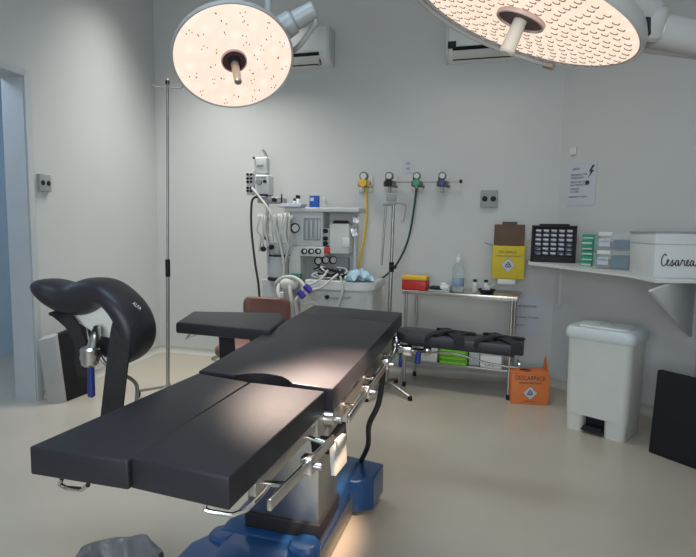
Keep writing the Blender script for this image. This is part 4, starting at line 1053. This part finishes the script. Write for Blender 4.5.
# ------------------------------------------------------------------ surgical lamps
def frame_from(center, normal, upv):
    z = -Vector(normal).normalized()                     # local -z shines
    x = Vector(upv).cross(z).normalized(); y = z.cross(x)
    m = Matrix((x, y, z)).transposed().to_4x4(); m.translation = center; return m
def lamp(center, normal, upv, rad, label, dens, seed, rings_spec):
    Mx = frame_from(center, normal, upv)
    t = thing('surgical_lamp', label, 'lamp', Mx)
    R_ = rad
    MB().lathe([(0, .06), (R_ * .35, .06), (R_ * .8, .048), (R_ * .96, .034), (R_ * .99, .02), (R_ * 1.0, .0), (R_ * .985, -.004), (R_ * .975, 0), (R_ * .2, .008), (0, .008)], seg=96).build('housing', M_lamph, t)
    rnd = random.Random(seed)
    o = MB().use(dens)
    o.lathe([(R_ * .17, -.002), (R_ * .5, -.007), (R_ * .90, -.004), (R_ * .975, .001), (R_ * .975, .006), (R_ * .17, .006)], seg=96)
    o.use(M_mark)
    lens = MB().use(dens)
    for f_ in o.bm.faces: pass
    rings_spec(o, rnd)
    lens = None
    o.build('lens', None, t, 'glowing warm white lens')
    h = MB().lathe([(R_ * .18, .004), (R_ * .215, -.004), (R_ * .21, -.012), (R_ * .195, -.013), (R_ * .19, .0)], seg=40).build('hub_ring', M_hring, t)
    MB().lathe([(0, -.008), (R_ * .19, -.008), (R_ * .19, .002), (0, .002)], seg=40).build('hub', M_hub, t)
    return t, Mx
def spots1(o, rnd):
    for ring, n in ((.36, 8), (.52, 9), (.70, 11), (.84, 12)):
        for k in range(n):
            a = 2 * PI * (k + .5 * (ring * 10 % 2 > 1)) / n + rnd.uniform(-.06, .06)
            if rnd.random() < .12: continue
            cx, cy = math.cos(a) * ring * RAD, math.sin(a) * ring * RAD
            for j in range(3):
                b = rnd.uniform(0, 6); q = .012
                o.cyl((cx + math.cos(b) * q, cy + math.sin(b) * q, -.0055), (cx + math.cos(b) * q, cy + math.sin(b) * q, -.0095), .0023, seg=6)
def spots2(o, rnd):
    for ring in (.30, .385, .47, .555, .64, .725, .81, .89):
        n = int(ring * 54)
        for k in range(n):
            a = 2 * PI * (k + rnd.uniform(-.15, .15)) / n
            cx, cy = math.cos(a) * ring * RAD, math.sin(a) * ring * RAD
            o.tube([(cx + .0075 * math.cos(b), cy + .0075 * math.sin(b), -.0085) for b in [-.6 + 3.2 * j / 5 for j in range(6)]], .0012, seg=4, sub=1)
# left lamp
d1 = ray(234, 60).normalized(); c1 = CAM + d1 * 2.55
RAD = .267
rl_ = math.radians
n1 = Vector((.24, -.56, -.787)).normalized()
lens1 = lens_mat('lamp_lens_left', 17, (.90, .73, .59, 1))
L1_, M1 = lamp(c1, n1, (0, 0, 1), RAD, 'round glowing surgical lamp facing the viewer at upper left', lens1, 3, spots1)
I1 = M1.inverted()
def l1(px, py, dist): return I1 @ (CAM + ray(px, py).normalized() * dist)
MB().cyl((0, 0, -.01), (0, -.0, -.15), .019, .016, seg=20, bevel=.004).build('sterile_handle', M_handle, L1_)
MB().cyl((0, 0, -.001), (0, 0, -.03), .03, .022, seg=20).build('handle_socket', M_dark, L1_)
k = MB(); k.cyl(l1(279, 31, 2.62), l1(294, 21, 2.62), .055, .052, seg=28, bevel=.008); k.cyl((0, .0, .08), l1(281, 30, 2.64), .03, seg=16); k.build('swivel_joint', M_lamph, L1_)
MB().cyl(l1(294, 21.5, 2.62), l1(315, 9, 2.62), .042, .038, seg=28, bevel=.008).build('joint_sleeve', M_lamph, L1_)
MB().tube([l1(315, 17, 2.62), l1(315, 24, 2.62), l1(308, 34, 2.64), l1(298, 47, 2.66), l1(280, 60, 2.70)], .012, seg=10).build('yoke_rod', M_lamph, L1_)
pole_b = CAM + ray(268, 24).normalized() * 2.85
MB().tube([l1(283, 29, 2.68), l1(276, 27, 2.78), I1 @ pole_b], .025, sub=5).build('arm', M_lamph, L1_)
MB().cyl(I1 @ (pole_b - Vector((0, 0, .02))), I1 @ Vector((pole_b.x, pole_b.y, CH)), .017, seg=16).build('drop_pole', M_lamph, L1_)
MB().cyl(I1 @ Vector((pole_b.x, pole_b.y, CH - .06)), I1 @ Vector((pole_b.x, pole_b.y, CH)), .12, seg=24).build('ceiling_mount', M_lamph, L1_)
# right lamp
d2 = ray(522, 17).normalized(); c2 = CAM + d2 * 1.42
RAD = .276
Rv = d2.cross(Vector((0, 0, 1))).normalized(); Uv = Rv.cross(d2).normalized()
mn = (-Rv * .30 - Uv * .954).normalized()      # projected minor axis direction in view
n2 = Vector((-.357, .13, -.925)).normalized()
lens2 = lens_mat('lamp_lens_right', 40, (.90, .72, .57, 1))
L2_, M2 = lamp(c2, n2, d2, RAD, 'large tilted surgical lamp with dotted lens across the upper right', lens2, 5, spots2)
I2 = M2.inverted()
def l2(px, py, dist): return I2 @ (CAM + ray(px, py).normalized() * dist)
# handle rail round the rim, handle
MB().cyl((0, 0, -.004), (0, 0, -.085), .016, .018, seg=20, bevel=.004).build('sterile_handle', M_hcream, L2_)
rr = RAD * 1.05
def ra(px, py):
    v = I2 @ (CAM); w = I2.to_3x3() @ ray(px, py); tt_ = (-.0 - v.z) / w.z; p = v + w * tt_; return math.atan2(p.y, p.x)
a0, a1 = ra(412, -6), ra(552, 66)
if a1 - a0 > PI: a1 -= 2 * PI
if a0 - a1 > PI: a1 += 2 * PI
pts = [(rr * math.cos(a0 + (a1 - a0) * k / 24), rr * math.sin(a0 + (a1 - a0) * k / 24), -.004) for k in range(25)]
MB().tube(pts, .0085, sub=1, seg=10).build('grab_rail', M_lamph, L2_)
for aa in (a1,): 
    MB().tube([(rr * math.cos(aa + s_ * .05), rr * math.sin(aa + s_ * .05), -.005) for s_ in (-1, 0, 1)], .013, sub=3).build('rail_end', M_handle, L2_)
k = MB(); k.tube([l2(600, -12, 1.44), l2(628, 6, 1.48), l2(645, 14, 1.52)], .042, seg=20); k.build('yoke', M_lamph, L2_)
MB().cyl(l2(648, 8, 1.52), l2(642, 42, 1.52), .045, .042, seg=24, bevel=.008).build('yoke_end', M_lamph, L2_)
MB().cyl(l2(638, 12, 1.49), l2(637, 38, 1.49), .03, seg=16, bevel=.004).build('pivot', M_dark, L2_)
arm_e = CAM + ray(760, 52).normalized() * 1.72
MB().cyl(l2(652, 29, 1.53), I2 @ arm_e, .038, .036, seg=28, bevel=.006).build('arm_tube', M_lamph, L2_)
MB().cyl(l2(640, 46, 1.56), l2(760, 62, 1.78), .014, .014, seg=14).build('lower_rod', M_lamph, L2_)
MB().cyl(I2 @ (arm_e - Vector((0, 0, .08))), I2 @ Vector((arm_e.x, arm_e.y, CH)), .035, seg=20).build('drop_pole', M_lamph, L2_)
MB().cyl(I2 @ Vector((arm_e.x, arm_e.y, CH - .06)), I2 @ Vector((arm_e.x, arm_e.y, CH)), .14, seg=24).build('ceiling_mount', M_lamph, L2_)

# ------------------------------------------------------------------ light
def spot(name, loc, tgt, w, colr, ang, blend, size):
    l = bpy.data.lights.new(name, 'SPOT'); l.energy = w; l.color = colr; l.spot_size = math.radians(ang); l.spot_blend = blend; l.shadow_soft_size = size
    o = bpy.data.objects.new(name, l); col.objects.link(o); o.location = loc
    o.rotation_euler = (Vector(tgt) - Vector(loc)).to_track_quat('-Z', 'Y').to_euler(); return o
def area(name, loc, tgt, w, colr, sx, sy):
    l = bpy.data.lights.new(name, 'AREA'); l.shape = 'RECTANGLE'; l.size = sx; l.size_y = sy; l.energy = w; l.color = colr
    o = bpy.data.objects.new(name, l); col.objects.link(o); o.location = loc
    o.rotation_euler = (Vector(tgt) - Vector(loc)).to_track_quat('-Z', 'Y').to_euler(); return o
n1w = n1; n2w = n2
spot('lamp_beam_left', c1 + n1w * .18, c1 + n1w * 3 + Vector((.21, .07, 0)), 950, (1, .78, .63), 27, 1, .10)
spot('lamp_beam_right', c2 + n2w * .12, Vector((.02, 1.80, .9)), 520, (1, .72, .52), 24, .75, .04)
o_ = area('side_fill', (1.3, .2, 2.7), (-2.4, 4.3, 2.9), 1.5, (.5, .75, 1), .8, .8); o_.data.spread = math.radians(70)  # added blue fill to tint the upper left wall, no window there
def down(name, loc, w, colr, sx, sy, spread):
    o = area(name, loc, (loc[0], loc[1] + .001, 0), w, colr, sx, sy); o.data.spread = math.radians(spread); return o
down('down_fill_back', (-1.35, 4.7, CH - .05), 27, (1, 1, .93), 1.2, .6, 95)  # added fill, narrow spread brightens the lower left walls, no known fixture
down('down_fill_middle', (.8, 3.7, CH - .05), 8, (1, .93, .8), 1.2, .6, 110)  # added warm fill for the lower walls on the right, no known fixture
down('ceiling_light_front', (-.7, 1.3, CH - .05), 34, (.58, .80, 1), 1.2, .6, 165)
area('corridor_daylight', FL.W(jx - .4, 1.0, 3.0), FL.W(jx - .0, 1.3, 0), 24, (.66, .82, 1), .8, .8)
area('front_fill', (-.6, -1.0, 1.55), (.6, 5, 1.1), 66, (.86, .94, 1), 1.6, 1.3)  # added frontal fill behind the camera, stands for no real window
wd = bpy.data.worlds.new('world'); bpy.context.scene.world = wd; wd.use_nodes = True
wd.node_tree.nodes['Background'].inputs[0].default_value = (.6, .65, .7, 1); wd.node_tree.nodes['Background'].inputs[1].default_value = .3
vs = bpy.context.scene.view_settings
vs.view_transform = 'Standard'; vs.look = 'None'; vs.gamma = 1; vs.exposure = 0.0; vs.use_curve_mapping = False
